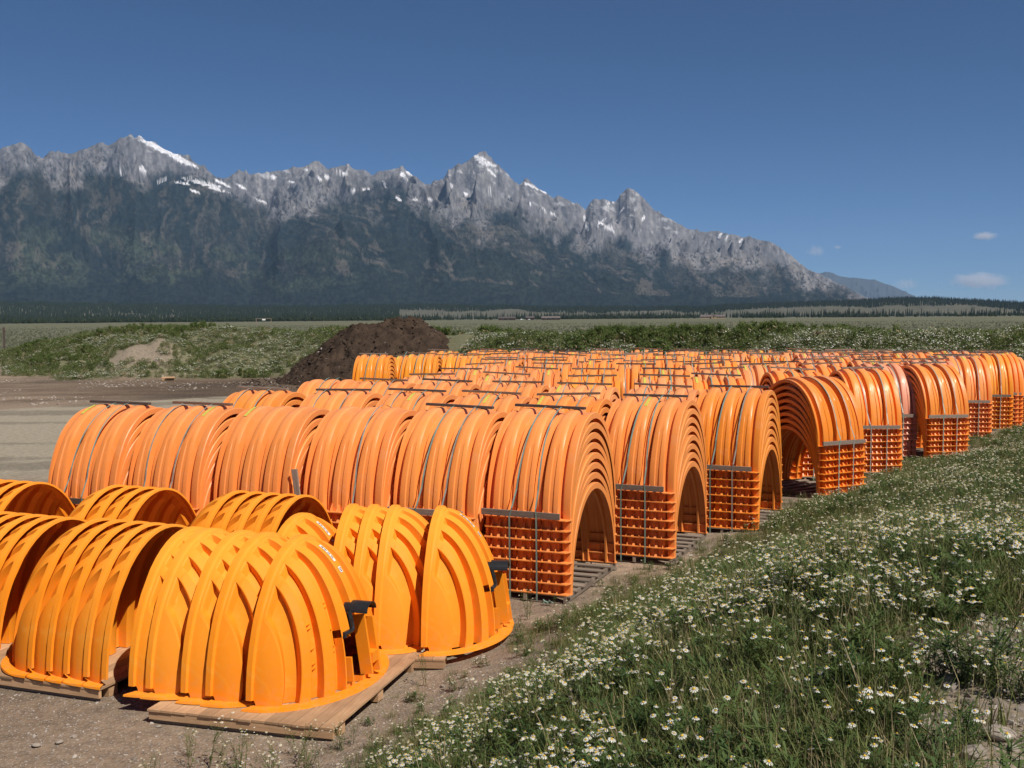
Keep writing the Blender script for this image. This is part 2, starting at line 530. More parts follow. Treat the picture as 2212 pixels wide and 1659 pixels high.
# ridge lines wander in plan
wand = (fbm(MT * 9, MT * 0 + 3.3, 4, 77) - 0.5) * 1500
RAD = RAD + wand * np.sin(np.clip(TT, 0, 2) * math.pi / 2) ** 1
ec = np.interp(MT, sa, se); ef = np.interp(MT, fa, fe)
ef = np.minimum(ef, ec * 0.98)
eb = 0.008 + 0 * MT
R_F = np.interp(1, [0, 1, 2, 3], [RB, RF, RC, RE]); 
zc = ec * RAD; zf = ef * RAD
u = np.clip(TT, 0, 1)
lowp = 0.30 * u + 0.70 * u ** 1.7
en = np.minimum(np.interp(MT, na_, ne_), ef * 0.93)
zn = en * RAD
ua = np.clip(u / 0.45, 0, 1); ub = np.clip((u - 0.45) / 0.55, 0, 1)
z1 = np.where(u < 0.45, eb * RAD * (1 - ua) + zn * (0.35 * ua + 0.65 * ua ** 1.6),
              zn + (zf - zn) * (0.25 * ub + 0.75 * ub ** 1.6) - 0.16 * zn * np.sin(math.pi * np.clip(ub / 0.6, 0, 1)))
v = np.clip(TT - 1, 0, 1)
midp = (0.55 * v ** 1.15 + 0.45 * v ** 2.3)
dip = -0.10 * np.sin(math.pi * np.clip(v / 0.45, 0, 1)) * (ec - ef) * RAD
z2 = zf + (zc - zf) * midp + dip
z3 = zc * (1 - 0.5 * np.clip(TT - 2, 0, 1))
Z = np.where(TT <= 1, z1, np.where(TT <= 2, z2, z3))
AX = MT * 11000.0
warp = (fbm(AX / 1600, RAD / 1600, 4, 91) - 0.5) * 900
g1 = ridged((AX + warp) / 1500, RAD / 3800 + 0.3, 6, 101)
g2 = ridged((AX + warp * 1.3) / 420, RAD / 900, 5, 131)
g3 = fbm(AX / 90, RAD / 110, 4, 151)
amp = np.sin(math.pi * np.clip(TT, 0, 1)) ** 0.8 * 0.75 * (TT <= 1) + np.sin(math.pi * np.clip(TT - 1, 0, 1)) ** 0.6 * (TT > 1)
rockw = sstep(0.9, 1.3, TT)
DZ = amp * ((g1 - 0.42) * np.clip(0.36 * Z, 0, 480) + (g2 - 0.4) * (90 + 260 * rockw) * np.clip(Z / 700, 0.1, 1))
DZ = DZ + (g3 - 0.5) * (20 + 110 * rockw) * np.clip(Z / 500, 0.1, 1) * (0.35 + 0.65 * amp)
jag = (ridged(AX / 130, 0 * AX + 0.5, 4, 171) - 0.45) * 75 * sstep(1.75, 2.0, TT) * np.clip(Z / 1500, 0, 1)
Z = Z + DZ + jag
# nothing in between may stick up above the intended skyline
Z = np.where(TT < 1.97, np.minimum(Z, ec * RAD * 0.985 + 6), Z)
# spurs running down and to the right, as the range shows them
px0 = np.interp(MT, sa, [p[0] for p in SKYL])
s0 = AX / 4.8; t0 = np.interp(TT, [0, 1, 2, 3], [0, 110, 330, 330])
def two_way(fn, s_, t_, wl):
    out = 0.0
    for ang, wgt in ((R(104), wl), (R(33), 1 - wl)):
        out = out + wgt * fn(s_ * math.cos(ang) - t_ * math.sin(ang), s_ * math.sin(ang) + t_ * math.cos(ang))
    return out


w0 = (fbm(s0 / 90, t0 / 90, 4, 299) - 0.5) * 70
wl0 = 1 - sstep(420, 860, px0)
spur = two_way(lambda l, c: ridged((c + w0) / 105, l / 420, 3, 307, 0.45), s0, t0, wl0) - 0.42
Z = Z + spur * np.clip(0.20 * Z, 0, 190) * np.sin(math.pi * np.clip(TT / 1.9, 0, 1)) ** 0.8 * (TT < 1.9)
Z = np.where(TT < 1.97, np.minimum(Z, ec * RAD * 0.985 + 6), Z)
MX = RAD * np.sin(MT); MY = RAD * np.cos(MT)
# slope for masks
gy = np.gradient(Z, axis=0) / np.maximum(np.gradient(RAD, axis=0), 4.0)
gx = np.gradient(Z, axis=1) / (RAD * (mth_[1] - mth_[0]))
slope = np.hypot(gx, gy)
el = Z / RAD
# rock / forest / meadow / snow: belts of forest follow the fall line
pxm = np.interp(MT, sa, [p[0] for p in SKYL])
S_ = AX / 4.8; T_ = el * 2300.0
wv = (fbm(S_ / 70, T_ / 60, 4, 199) - 0.5) * 70
wlm = 1 - sstep(420, 860, pxm)
tl = ef - 0.005 + 0.040 * (fbm(S_ / 60, T_ / 70, 6, 201, 0.6) - 0.5) * 2
forest = 1 - sstep(-0.010, 0.010, el - tl)
band = np.clip(el / np.maximum(ef, 1e-3), 0, 1.3)
patch = two_way(lambda l, c: fbm((l + wv) / 60, (c + wv) / 25, 5, 211, 0.6), S_, T_, wlm)
open_ = sstep(0.50, 0.60, patch) * sstep(0.22, 0.50, band)
leftw = 1 - sstep(560, 900, pxm)
mead = sstep(0.46, 0.53, fbm(S_ / 60, T_ / 34, 4, 231)) * sstep(0.20, 0.30, band) * (1 - sstep(0.52, 0.68, band)) * (0.15 + 0.85 * leftw)
rock = np.array([0.130, 0.128, 0.135]); rock2 = np.array([0.235, 0.222, 0.215]); forc = np.array([0.015, 0.022, 0.024]); forc2 = np.array([0.026, 0.035, 0.034])
meadc = np.array([0.047, 0.058, 0.042]); scree = np.array([0.17, 0.145, 0.12])
rn = fbm(S_ / 14 + T_ / 60, T_ / 55, 6, 241, 0.62)[..., None]
rn = np.clip((rn - 0.5) * 2.0 + 0.5, 0, 1)
rockc = rock * (1 - rn) + rock2 * rn
couloir_shade = ridged(S_ / 11 + (g1 * 3), T_ / 48, 4, 243)[..., None]  # steep streaks that put the shade of gullies into the rock colour
rockc = rockc * (0.55 + 0.75 * fbm(S_ / 4, T_ / 6, 4, 245)[..., None]) * (0.80 + 0.45 * couloir_shade)
tn = sstep(0.35, 0.65, fbm(S_ / 5, T_ / 5, 4, 251))[..., None]
forcc = forc * (1 - tn) + forc2 * tn
opc = 0.62 * (np.array([0.054, 0.062, 0.056]) * (0.7 + 0.6 * tn) * (1 - 0.5 * rn) + rockc * 0.40 * rn)
C = rockc * (1 - forest[..., None]) + forcc * forest[..., None]
of = (open_ * forest * np.where(TT < 0.45, np.where(pxm > 640, .35, .9), 1.0))[..., None] * 0.70
C = C * (1 - of) + opc * of
m_ = (mead * 0.8)[..., None]
C = C * (1 - m_) + meadc * (0.75 + 0.45 * tn) * m_
sc_ = (sstep(0.58, 0.68, two_way(lambda l, c: fbm((l + wv) / 40 + 9, (c + wv) / 12, 5, 261), S_, T_, wlm)) * (band > 0.35) * (band < 1.12) * 0.34)[..., None]
C = C * (1 - sc_) + scree * (0.6 + 0.6 * rn) * sc_
# scattered single trees among meadows and rock
sp = (sstep(0.60, 0.66, fbm(S_ / 3.2, T_ / 3.6, 2, 271)) * sstep(0.15, 0.3, band) * (1 - sstep(1.0, 1.25, band)))[..., None]
C = C * (1 - sp * 0.75) + forc * sp * 0.75
# snow lies where the photograph shows it: (x, y, length, width, slope angle)
SNOW = [(312, 297, 30, 8, -32), (350, 322, 75, 12, -24), (385, 342, 55, 9, -28), (330, 312, 20, 5, -30), (410, 352, 35, 6, -30), (308, 366, 16, 10, -60), (262, 372, 9, 5, 30), (440, 395, 70, 7, -12), (395, 395, 30, 4, -5),
        (470, 408, 40, 4, -15), (352, 388, 20, 4, 30), (420, 412, 22, 4, -20), (480, 395, 30, 5, -25), (590, 382, 10, 8, 0), (662, 365, 10, 6, 20), (706, 382, 12, 8, -50), (690, 385, 16, 4, -40), (738, 372, 22, 6, -15), (762, 412, 9, 8, 0),
        (790, 408, 14, 4, 0), (872, 380, 24, 8, -55), (882, 372, 14, 6, -40), (860, 428, 12, 5, -30), (896, 430, 14, 4, -10), (930, 430, 12, 4, -20), (1040, 345, 24, 13, -20), (1052, 352, 36, 9, -15), (1030, 338, 10, 12, 60), (1062, 372, 22, 6, -40),
        (1058, 413, 12, 10, -20), (1005, 418, 10, 4, 0), (1150, 402, 30, 5, -30), (1135, 396, 10, 6, -50), (1172, 412, 20, 4, -30), (1100, 425, 8, 4, -60), (1268, 490, 6, 20, 10), (1262, 470, 5, 14, -10), (1310, 488, 34, 4, -28), (1320, 496, 30, 3, -20), (1300, 478, 20, 3, 40), (1342, 455, 18, 3, 50),
        (1322, 436, 18, 3, 20), (1556, 508, 5, 14, -30), (1570, 512, 4, 12, -30), (1600, 520, 4, 12, -35), (1390, 470, 4, 14, -30), (1195, 462, 16, 4, -20), (1175, 452, 14, 4, -40), (560, 432, 30, 3, -20), (520, 402, 20, 4, -30), (1145, 440, 4, 10, 10), (975, 400, 5, 10, 20), (830, 395, 5, 14, 20), (630, 392, 10, 3, 0)]
snow = np.zeros_like(Z)
azg = MT; elg = el
sn = fbm(AX / 60, el * 1400, 4, 281) - 0.5
for (px, py, L, W_, ang) in SNOW:
    a0, e0 = azel(px, py)
    dx = (azg - a0) * FPX; dy = (elg - e0) * FPX
    ca, sa_ = math.cos(R(ang)), math.sin(R(ang))
    uu = (dx * ca + dy * sa_) / (L / 1.8); vv = (-dx * sa_ + dy * ca) / (W_ / 1.9)
    q = uu * uu + vv * vv + sn * 2.4
    snow = np.maximum(snow, 1 - sstep(0.75, 1.15, q))
hi = sstep(0.66, 0.72, fbm(S_ / 14 + T_ / 20, T_ / 9, 5, 291)) * sstep(1.15, 1.5, band) * (el > 0.075)
snow = np.maximum(snow * (TT > 0.8), hi * 0.9)[..., None]
snow = snow * (0.72 + 0.28 * sstep(.35, .6, fbm(S_ / 5, T_ / 4, 3, 293)))[..., None]
C = C * (1 - snow) + np.array([0.72, 0.71, 0.72]) * snow
ni, nj = Z.shape
idx = np.arange(ni * nj).reshape(ni, nj)
faces = np.stack([idx[:-1, :-1], idx[1:, :-1], idx[1:, 1:], idx[:-1, 1:]], -1)[:, ::1].reshape(-1, 4)[:, ::-1]
M_MT, nt, b = new_mat("mountain_rock")
att = N(nt, "ShaderNodeAttribute", attribute_name="tint"); tc = N(nt, "ShaderNodeTexCoord")
n1 = noise(nt, 0.02, 6, 0.7, tc.outputs["Object"])
c = mixc(nt, rng_map(nt, n1, 0.3, 0.7), (0.7, 0.7, 0.7), (1.3, 1.3, 1.3))
nt.links.new(mixc(nt, 0.8, att.outputs["Color"], c, 'MULTIPLY'), b.inputs["Base Color"])
b.inputs["Roughness"].default_value = 1.0; b.inputs["Specular IOR Level"].default_value = 0.0
bump(nt, b, n1, 0.7, 25.0)
mm = mesh_np("mountains", np.column_stack([MX.ravel(), MY.ravel(), Z.ravel()]), faces, False, [M_MT], None, {"tint": C.reshape(-1, 3)})
tag(ob("mountains", mm), kind="structure")

# the range's far northern end, paler with distance
FAR = [(1600, 660), (1700, 600), (1760, 592), (1782, 587), (1800, 590), (1820, 598), (1845, 600), (1870, 602), (1890, 603), (1910, 612), (1940, 622), (1965, 634), (1990, 645), (2060, 665)]
fa_, fe_ = prof(FAR)
ft = np.linspace(fa_[0], fa_[-1], 260); fr = np.linspace(0, 1, 50)
FT, FR = np.meshgrid(ft, fr)
FRAD = 24000 + 5000 * FR
FZ = np.interp(FT, fa_, fe_) * FRAD * FR ** 0.8 + (ridged(FT * 80, FR * 3, 5, 301) - 0.4) * 180 * np.sin(math.pi * FR) + (fbm(FT * 300, FR, 3, 305) - 0.5) * 40
idx = np.arange(FT.size).reshape(FT.shape)
faces = np.stack([idx[:-1, :-1], idx[:-1, 1:], idx[1:, 1:], idx[1:, :-1]], -1).reshape(-1, 4)
fc = np.array([0.07, 0.075, 0.07]) * np.ones((FT.size, 3))
tag(ob("distant_mountains", mesh_np("distant_mountains", np.column_stack([(FRAD * np.sin(FT)).ravel(), (FRAD * np.cos(FT)).ravel(), FZ.ravel()]), faces, True, [M_MT], None, {"tint": fc})), kind="structure")

# wooded bench in front of the range
BEN = [(-200, 648), (0, 650), (300, 655), (600, 660), (900, 655), (1200, 660), (1400, 661), (1500, 660), (1600, 655), (1700, 652), (1800, 648), (1900, 643), (2000, 641), (2100, 645), (2200, 650), (2450, 655)]
ba_, be_ = prof(BEN)


def bench(th, t):
    r = 3300 + 2600 * t
    e = np.interp(th, ba_, be_)
    z = -0.6 + (e * r - 14) * sstep(0.0, 1.0, t / 0.75)
    z = z + 16 * (fbm(th * 40, t * 2.5, 4, 311) - 0.5) * np.sin(math.pi * np.clip(t, 0, 1))
    return r, z


bt = np.linspace(ba_[0], ba_[-1], 400); br = np.linspace(0, 1, 60)
BT, BR = np.meshgrid(bt, br)
Br, Bz = bench(BT, BR)
pat = sstep(0.46, 0.53, fbm(BT * 30, BR * 2.2, 4, 321) + 0.10 * np.sin(BR * 3)) 
bc = (np.array([0.088, 0.088, 0.060])[None, None] * (0.8 + 0.4 * fbm(BT * 120, BR * 12, 3, 323)[..., None]))
idx = np.arange(BT.size).reshape(BT.shape)
faces = np.stack([idx[:-1, :-1], idx[:-1, 1:], idx[1:, 1:], idx[1:, :-1]], -1).reshape(-1, 4)
tag(ob("hills", mesh_np("hills", np.column_stack([(Br * np.sin(BT)).ravel(), (Br * np.cos(BT)).ravel(), Bz.ravel()]), faces, True, [M_GROUND], None, {"tint": bc.reshape(-1, 3)})), kind="structure")

# ------------------------------------------------------------------ arch chambers
CA, CB, CL, PITCHZ = 1.02, 1.385, 0.69, 0.154


def chamber_mesh(name):
    P = []     # u_top, d_top, u_base, d_base
    P += [(-0.70, 0.0, -0.70, 0.0), (-0.70, 0.065, -0.70, 0.05), (-0.692, 0.075, -0.692, 0.06), (-0.645, 0.075, -0.65, 0.06), (-0.63, 0.0, -0.635, 0.0)]
    for c, s in ((-0.44, -0.235), (-0.03, 0.175), (0.38, 0.575)):
        P += [(c - .125, 0, c - .15, 0), (c - .095, .105, c - .125, .095), (c - .07, .118, c - .105, .10), (c - .02, .124, c - .035, .10), (c - .012, .124, c - .02, .085),
              (c + .035, .124, c + .035, .085), (c + .043, .124, c + .05, .10), (c + .07, .118, c + .105, .10), (c + .095, .105, c + .125, .095), (c + .125, 0, c + .15, 0)]
        if s < .5: P += [(s - .048, 0, s - .04, 0), (s - .03, .05, s - .026, .035), (s + .03, .05, s + .026, .035), (s + .048, 0, s + .04, 0)]
    P += [(0.545, 0.0, 0.56, 0.0), (0.565, 0.078, 0.575, 0.06), (0.60, 0.086, 0.60, 0.068), (0.688, 0.088, 0.688, 0.07), (0.70, 0.078, 0.70, 0.06), (0.70, -0.006, 0.70, 0.0)]
    na = 44
    V = []; F = []
    for i in range(na + 1):
        al = R(-90 + 180.0 * i / na)
        s, c = math.sin(al), math.cos(al)
        k = float(sstep(38, 62, abs(math.degrees(al))))
        nx, nz = s / CA, c / CB
        ln = math.hypot(nx, nz); nx /= ln; nz /= ln
        for (ut, dt, ub, db) in P:
            d = dt + (db - dt) * k
            k2 = abs(s) ** 2.5
            V.append((ut + (ub - ut) * k2, CA * s + nx * d, max(0.0, CB * c + nz * d)))
    m = len(P)
    for i in range(na):
        for j in range(m - 1):
            F.append((i * m + j, i * m + j + 1, (i + 1) * m + j + 1, (i + 1) * m + j))
    mb = MB(); mb.v = V; mb.f = F; mb.m = [0] * len(F)
    for sd_ in (-1, 1):
        # foot plate with clipped corners
        o1 = [(-0.70, 1.03), (-0.72, 1.10), (-0.66, 1.205), (0.66, 1.205), (0.72, 1.10), (0.70, 1.03)]
        pts = [(u_, sd_ * v_) for u_, v_ in o1]
        if sd_ > 0: pts = pts[::-1]
        b0 = len(mb.v)
        for z in (0.0, 0.014):
            mb.v += [(p[0], p[1], z) for p in pts]
        n = len(pts)
        mb.f.append(tuple(range(b0 + n - 1, b0 - 1, -1))); mb.m.append(0)
        mb.f.append(tuple(range(b0 + n, b0 + 2 * n))); mb.m.append(0)
        for i in range(n):
            mb.f.append((b0 + i, b0 + (i + 1) % n, b0 + n + (i + 1) % n, b0 + n + i)); mb.m.append(0)
        for c in (-0.44, -0.03, 0.38):
            for du, w, hgt in ((-.118, .014, .135), (.118, .014, .135), (.0, .046, .115)):
                u0 = c + du; yi = sd_ * 1.085; yo = sd_ * 1.195
                b0 = len(mb.v)
                for q, ww in ((-1, w), (1, w)):
                    mb.v += [(u0 + q * ww / 2, yi, 0.012), (u0 + q * ww / 2, yo, 0.013), (u0 + q * ww * .2, yi + sd_ * 0.03, hgt)]
                for f in ((0, 2, 1), (3, 4, 5), (0, 1, 4, 3), (1, 2, 5, 4), (2, 0, 3, 5)):
                    mb.f.append(tuple(b0 + k for k in f)); mb.m.append(0)
    mb.v = [(v_[0] * 0.955, v_[1], v_[2]) for v_ in mb.v]
    me = mb.mesh(name, [M_CH], True)
    me.set_sharp_from_angle(angle=R(24))
    return me


ME_CH = chamber_mesh("arch_chamber")


def wood_box(name, dims, mat):
    mb = MB(); mb.box((0, 0, 0), dims)
    me = mb.mesh(name, [mat])
    return me


ME_TOPB = {k: wood_box("top_board_" + k, (1.16, 0.085, 0.038), m) for k, m in (("dark", M_WDARK), ("brown", M_WBROWN), ("grey", M_WGREY))}
ME_SIDEB = {k: wood_box("side_board_" + k, (1.22, 0.036, 0.088), m) for k, m in (("dark", M_WDARK), ("brown", M_WBROWN), ("grey", M_WGREY))}
ME_DECK = wood_box("deck_board", (1.34, 0.135, 0.02), M_WGREY)
ME_STRING = wood_box("stringer", (0.045, 2.42, 0.085), M_WGREY)
ME_LOW = wood_box("bottom_board", (1.34, 0.10, 0.018), M_WGREY)
mb = MB()
for i in range(8): mb.box((0, -1.15 + i * 2.3 / 7, 0.12), (1.34, 0.135, 0.02))
for q in (-.62, 0, .62): mb.box((q, 0, 0.062), (0.045, 2.42, 0.085))
for q in (-1.1, 0, 1.1): mb.box((0, q, 0.01), (1.34, 0.10, 0.018))
ME_PAL = mb.mesh("pallet", [M_WGREY])

HTOP = 7 * PITCHZ


def strap_mesh(name, drift, nch, mat, slack=0.0):
    top = (nch - 1) * PITCHZ
    pts = [(0, -1.235, -0.10), (0, -1.25, top + 0.03), (drift * .3, -1.25, top + 0.16)]
    for i in range(25):
        al = R(-74 + 148 * i / 24)
        pts.append((drift * (0.3 + 0.7 * math.cos(al)), (CA + .135) * math.sin(al), top + (CB + .135 + 0.03 * math.exp(-(al * 5) ** 2)) * math.cos(al)))
    pts += [(drift * .3, 1.25, top + 0.16), (0, 1.25, top + 0.03), (0, 1.235, -0.10)]
    mb = MB(); w = 0.0125
    for i in range(len(pts) - 1):
        p, q = Vector(pts[i]), Vector(pts[i + 1])
        for dz in (0,):
            mb.poly([(p.x - w, p.y, p.z), (p.x + w, p.y, p.z), (q.x + w, q.y, q.z), (q.x - w, q.y, q.z)])
    return mb.mesh(name, [mat])


ME_STR = [strap_mesh("strap", dr, 8, m) for dr, m in ((-0.10, M_STRAP), (0.08, M_STRAP), (0.12, M_STRAPG), (-.04, M_STRAPG))]
mb = MB()
for i in range(8):
    a0, a1 = R(-24 + 17 * i / 8), R(-24 + 17 * (i + 1) / 8)
    q0 = ((CA + .130) * math.sin(a0), (CB + .130) * math.cos(a0)); q1 = ((CA + .130) * math.sin(a1), (CB + .130) * math.cos(a1))
    mb.poly([(-0.028, *q0), (0.028, *q0), (0.028, *q1), (-0.028, *q1)])
ME_TAPE = mb.mesh("tape", [M_TAPE])

PAL = {"salmon": (0.90, 0.295, 0.062), "orange": (0.90, 0.28, 0.028), "yellow": (0.90, 0.31, 0.015), "pink": (0.82, 0.34, 0.20), "deep": (0.88, 0.25, 0.014), "peach": (0.89, 0.345, 0.11)}
ORD = ["first", "second", "third", "fourth", "fifth", "sixth", "seventh", "eighth", "ninth", "tenth", "eleventh", "twelfth", "thirteenth", "fourteenth", "fifteenth", "sixteenth"]
CNAME = {"salmon": "salmon orange", "orange": "orange", "yellow": "golden orange", "pink": "faded pink", "deep": "deep orange", "peach": "peach orange"}


def bundle(x, y, rot, col, label, board="brown", near=False, straps=(-0.22, 0.2), sidestrap=True, tape=True, side=True, nch=8, far=False, tilt=0.0, sidex=-0.06):
    e = ob("chamber_stack", None, None, (x, y, 0.0), (R(rnd.uniform(-.5, .5)), R(rnd.uniform(-.6, .6)), R(rot + rnd.uniform(-.8, .8))))
    tag(e, label, "chamber stack", "stacks of nested orange arch chambers")
    base = 0.13
    z0 = base - (8 - nch) * 0
    jit = rnd
    for k in range(nch):
        c = ob("chamber", ME_CH, e, (jit.uniform(-.012, .012), jit.uniform(-.008, .008), z0 + k * PITCHZ), (0, 0, R(jit.uniform(-.3, .3))))
        bc = PAL[col]; t = jit.uniform(0.88, 1.06)
        c.color = (min(1, bc[0] * t), bc[1] * t * jit.uniform(.97, 1.03), bc[2] * t, 1)
    ztop = z0 + (nch - 1) * PITCHZ
    if near:
        p = ob("pallet", ME_STRING, e, (0, 0, 0.066))
        for q in (-.62, .62): ob("stringer", ME_STRING, p, (q, 0, 0))
        for i in range(8): ob("deck_board", ME_DECK, p, (jit.uniform(-.02, .03), -1.13 + i * 2.26 / 7 + jit.uniform(-.02, .02), 0.0535), (0, 0, R(jit.uniform(-.6, .6))))
        for q in (-1.12, 0, 1.12): ob("bottom_board", ME_LOW, p, (0, q, -0.0525))
    elif not far:
        ob("pallet", ME_PAL, e)
    tl_ = tilt if tilt else jit.choice([0, 0, .01, -.015, .03, -.03, .05])
    if board:
        ob("top_board", ME_TOPB[board], e, (jit.uniform(-.06, .06), 0.0, ztop + CB + .124 + .024 + abs(tl_) * .5), (0, tl_, R(jit.uniform(-4, 4))))
    if side:
        sb = "dark" if "dark board on top" in label else "grey"
        ob("side_board", ME_SIDEB[sb], e, (sidex, -1.225, ztop + 0.062 + 0.014), (R(2), R(jit.uniform(-.5, .5)), 0))
        if near: ob("side_board", ME_SIDEB[sb], e, (sidex, 1.225, ztop + 0.062 + 0.014))
    for i, sx in enumerate(straps):
        ob("strap", ME_STR[(i + jit.randrange(0, 2) * 2) % 4], e, (sx, 0, z0 + 0.0))
    if tape and jit.random() < .42:
        ob("tape", ME_TAPE, e, (jit.choice([-0.44, -0.03, 0.38]), 0, ztop + 0.002))
    return e


# (crown x, crown y, axis angle, colour, board, note)
ZT = 0.13 + HTOP + CB + 0.124


def place(px, py, n=8):
    p = at(px, py, 2.645)
    return p.x, p.y


S1 = (0.63, 16.40)
L1 = (-6.55, 17.85)
rowA = [("at the left end of the front row, dark board on top", -20, "salmon", "dark", 1), ("second from the left in the front row", -20, "salmon", "brown", 1), ("third from the left in the front row, no board on top", -19, "salmon", None, 1),
        ("fourth from the left in the front row, no top board", -19, "salmon", None, 1), ("fifth from the left in the front row", -21, "salmon", "dark", 1), ("at the right end of the front row, grey side board", -23, "salmon", "dark", 1)]
for i, (lab, ang, colr_, brd, nr) in enumerate(rowA):
    f = i / 5.0
    e = bundle(L1[0] + (S1[0] - L1[0]) * f, L1[1] + (S1[1] - L1[1]) * f, ang, colr_, "salmon orange chamber stack " + lab, brd, near=(i == 5),
               straps=(-0.22, 0.2) if i not in (2, 3) else ((0.30,) if i == 3 else ()), side=(i not in (2, 3)), tilt=0.02)
    if i == 3:
        lb = ob("loose_board", ME_SIDEB["grey"], e, (-0.62, -1.26, 1.25), (R(-4), R(83), 0))
    if i == 5:
        mbk = MB()
        for q in range(5):
            mbk.tube([(0.30 + .03 * q, -1.29 - .02 * (q % 2), -0.02), (0.33 + .03 * q, -1.31, 0.03 - .02 * (q % 3)), (0.36 + .025 * q, -1.28, -0.01)], 0.012, 5)
        ob("strap_knot", mbk.mesh("strap_knot", [M_STRAPG]), e, (0, 0, 0.05))

rows = []


def addrow(name, y_top, items, default_rot):
    rows.append(name)
    n = len(items)
    for i, it in enumerate(items):
        px = it[0]; rot = it[1] if it[1] is not None else default_rot
        colr_ = it[2]; brd = it[3]; py = it[4] if len(it) > 4 and it[4] else y_top
        extra = it[5] if len(it) > 5 else {}
        X, Y = place(px, py)
        if len(it) > 5 and "xy" in it[5]: X, Y = it[5].pop("xy")
        pos = "leftmost" if i == 0 else ("rightmost" if i == n - 1 else ORD[i] + " from the left")
        lab = extra.pop("label", None) or f"{CNAME[colr_]} strapped chamber stack, {pos} in the {name} row"
        bundle(X, Y, rot, colr_, lab, brd, **extra)


addrow("second", 852, [(575, -18, "orange", "grey", 850), (745, -18, "salmon", "dark", 852), (908, -19, "salmon", "dark", 855), (1068, -19, "salmon", "brown", 860), (1231, -20, "orange", "brown", 864),
                       (1413, -24, "salmon", "dark", 867, dict(near=True, label="salmon orange stack with grey side board, second from the front along the grass edge", sidex=-.1, xy=(2.52, 18.75)))], -16)
addrow("third", 832, [(722, -16, "salmon", None, 826), (832, -17, "salmon", "brown", 830), (965, -17, "salmon", "dark", 832), (1115, -17, "salmon", "brown", 834), (1258, -17, "peach", "brown", 839), (1432, -18, "peach", "brown", 844),
                      (1594, -25, "orange", "dark", 846, dict(near=True, xy=(4.47, 21.05), label="orange stack third along the grass edge, left of the turned open arch"))], -14)
addrow("fourth", 816, [(932, -10, "peach", "brown", 817), (1094, -9, "peach", "brown", 817), (1281, -7, "yellow", "brown", 820), (1431, -6, "peach", "brown", 821), (1542, -4, "orange", "dark", 820),
                       (1745, 26, "deep", None, 822, dict(near=True, side=True, xy=(6.95, 24.8), label="deep orange stack turned to show its left opening, fourth along the grass edge"))], -8)
addrow("fifth", 804, [(1002, -8, "salmon", "brown"), (1157, -7, "salmon", "brown"), (1282, -6, "yellow", "brown"), (1432, -5, "orange", "dark"), (1560, -4, "peach", "brown"), (1710, 2, "orange", "grey", 806),
                      (1868, 5, "orange", "grey", 805, dict(xy=(9.25, 28.2), label="orange stack fifth along the grass edge, right of the turned open arch"))], -6)
addrow("sixth", 793, [(1045, -8, "peach", "brown"), (1197, -7, "orange", "brown"), (1372, -6, "orange", "dark"), (1516, -4, "salmon", "brown"), (1640, -3, "peach", "brown"), (1775, 0, "orange", "brown"),
                      (1900, 3, "pink", "grey", 790, dict(label="faded pink stack narrowly seen between two orange ones at grass edge")),
                      (2018, 11, "orange", "grey", 789, dict(xy=(12.0, 30.8), label="orange stack right of the faded pink one along the grass edge"))], -6)
PXC = lambda a, b, n: [a + (b - a) * i / (n - 1) for i in range(n)]
cols = ["salmon", "orange", "peach", "yellow", "salmon", "peach", "orange", "pink"]


def farrow(name, a, b, n, ya, yb, rot, left=None, right=None, last=None, gap=()):
    its = []
    for i, px in enumerate(PXC(a, b, n)):
        if i in gap: continue
        c_ = (left if (left and px < 1080) else None) or (right if (right and px > 1900) else None) or cols[(i * 5 + len(name)) % 8]
        if c_ == "pink" and px < 1500: c_ = "salmon"
        its.append([px + rnd.uniform(-6, 6), rot + rnd.uniform(-2, 2) + (3 if px > 1700 else 0), c_, rnd.choice(["brown", "brown", "dark", "grey"]), ya + (yb - ya) * i / (n - 1) + rnd.uniform(-.6, .6), dict(far=True, nch=rnd.choice([8, 8, 8, 7]))])
    if last: its[-1][5] = last
    addrow(name, ya, its, rot)


farrow("seventh", 1078, 2000, 9, 784, 782, -7, last=None)
farrow("eighth", 1085, 2095, 11, 778, 776.5, -7, last=dict(xy=(15.1, 35.8), label="orange stack second from the far end of the grass edge row"))
farrow("ninth", 1030, 2160, 12, 773, 771.5, -7, left="yellow", last=dict(xy=(17.6, 39.2), label="orange stack at the far end of the grass edge row"))
farrow("tenth", 815, 2130, 15, 769, 768, -8, left="yellow")
farrow("eleventh", 880, 2150, 15, 764.5, 766, -9, left="yellow")
farrow("twelfth", 960, 2160, 15, 761, 764, -9, left="yellow")
farrow("rearmost", 1060, 2150, 14, 758, 762.5, -9, left="yellow")

# ------------------------------------------------------------------ end caps
KA, KB, KC = 1.09, 1.53, 0.77
SEX = (1.0, 1.0)


WW = [0, .13, .38, .62, .85, 1.0]
QT = [0, .095, .285, .475, .655, 1.0]
QB = [0, .15, .44, .70, .885, 1.0]


def shell_q(q, s, off=0.0):
    a_ = R(s); Rr = math.sqrt(max(0.0, 1 - q * q))
    p = Vector((KC * Rr * math.sin(a_), KA * q, KB * Rr * math.cos(a_)))
    n = Vector((p.x / KC ** 2, p.y / KA ** 2, p.z / KB ** 2)); n.normalize()
    return p + n * off


def w_to_q(w, s):
    f = max(0.0, s / 90.0) ** 0.75
    aw = abs(w)
    q = (1 - f) * float(np.interp(aw, WW, QT)) + f * float(np.interp(aw, WW, QB))
    return math.copysign(q, w)


def cap_pt(w, s, off=0.0):
    return shell_q(w_to_q(w, s), s, off)


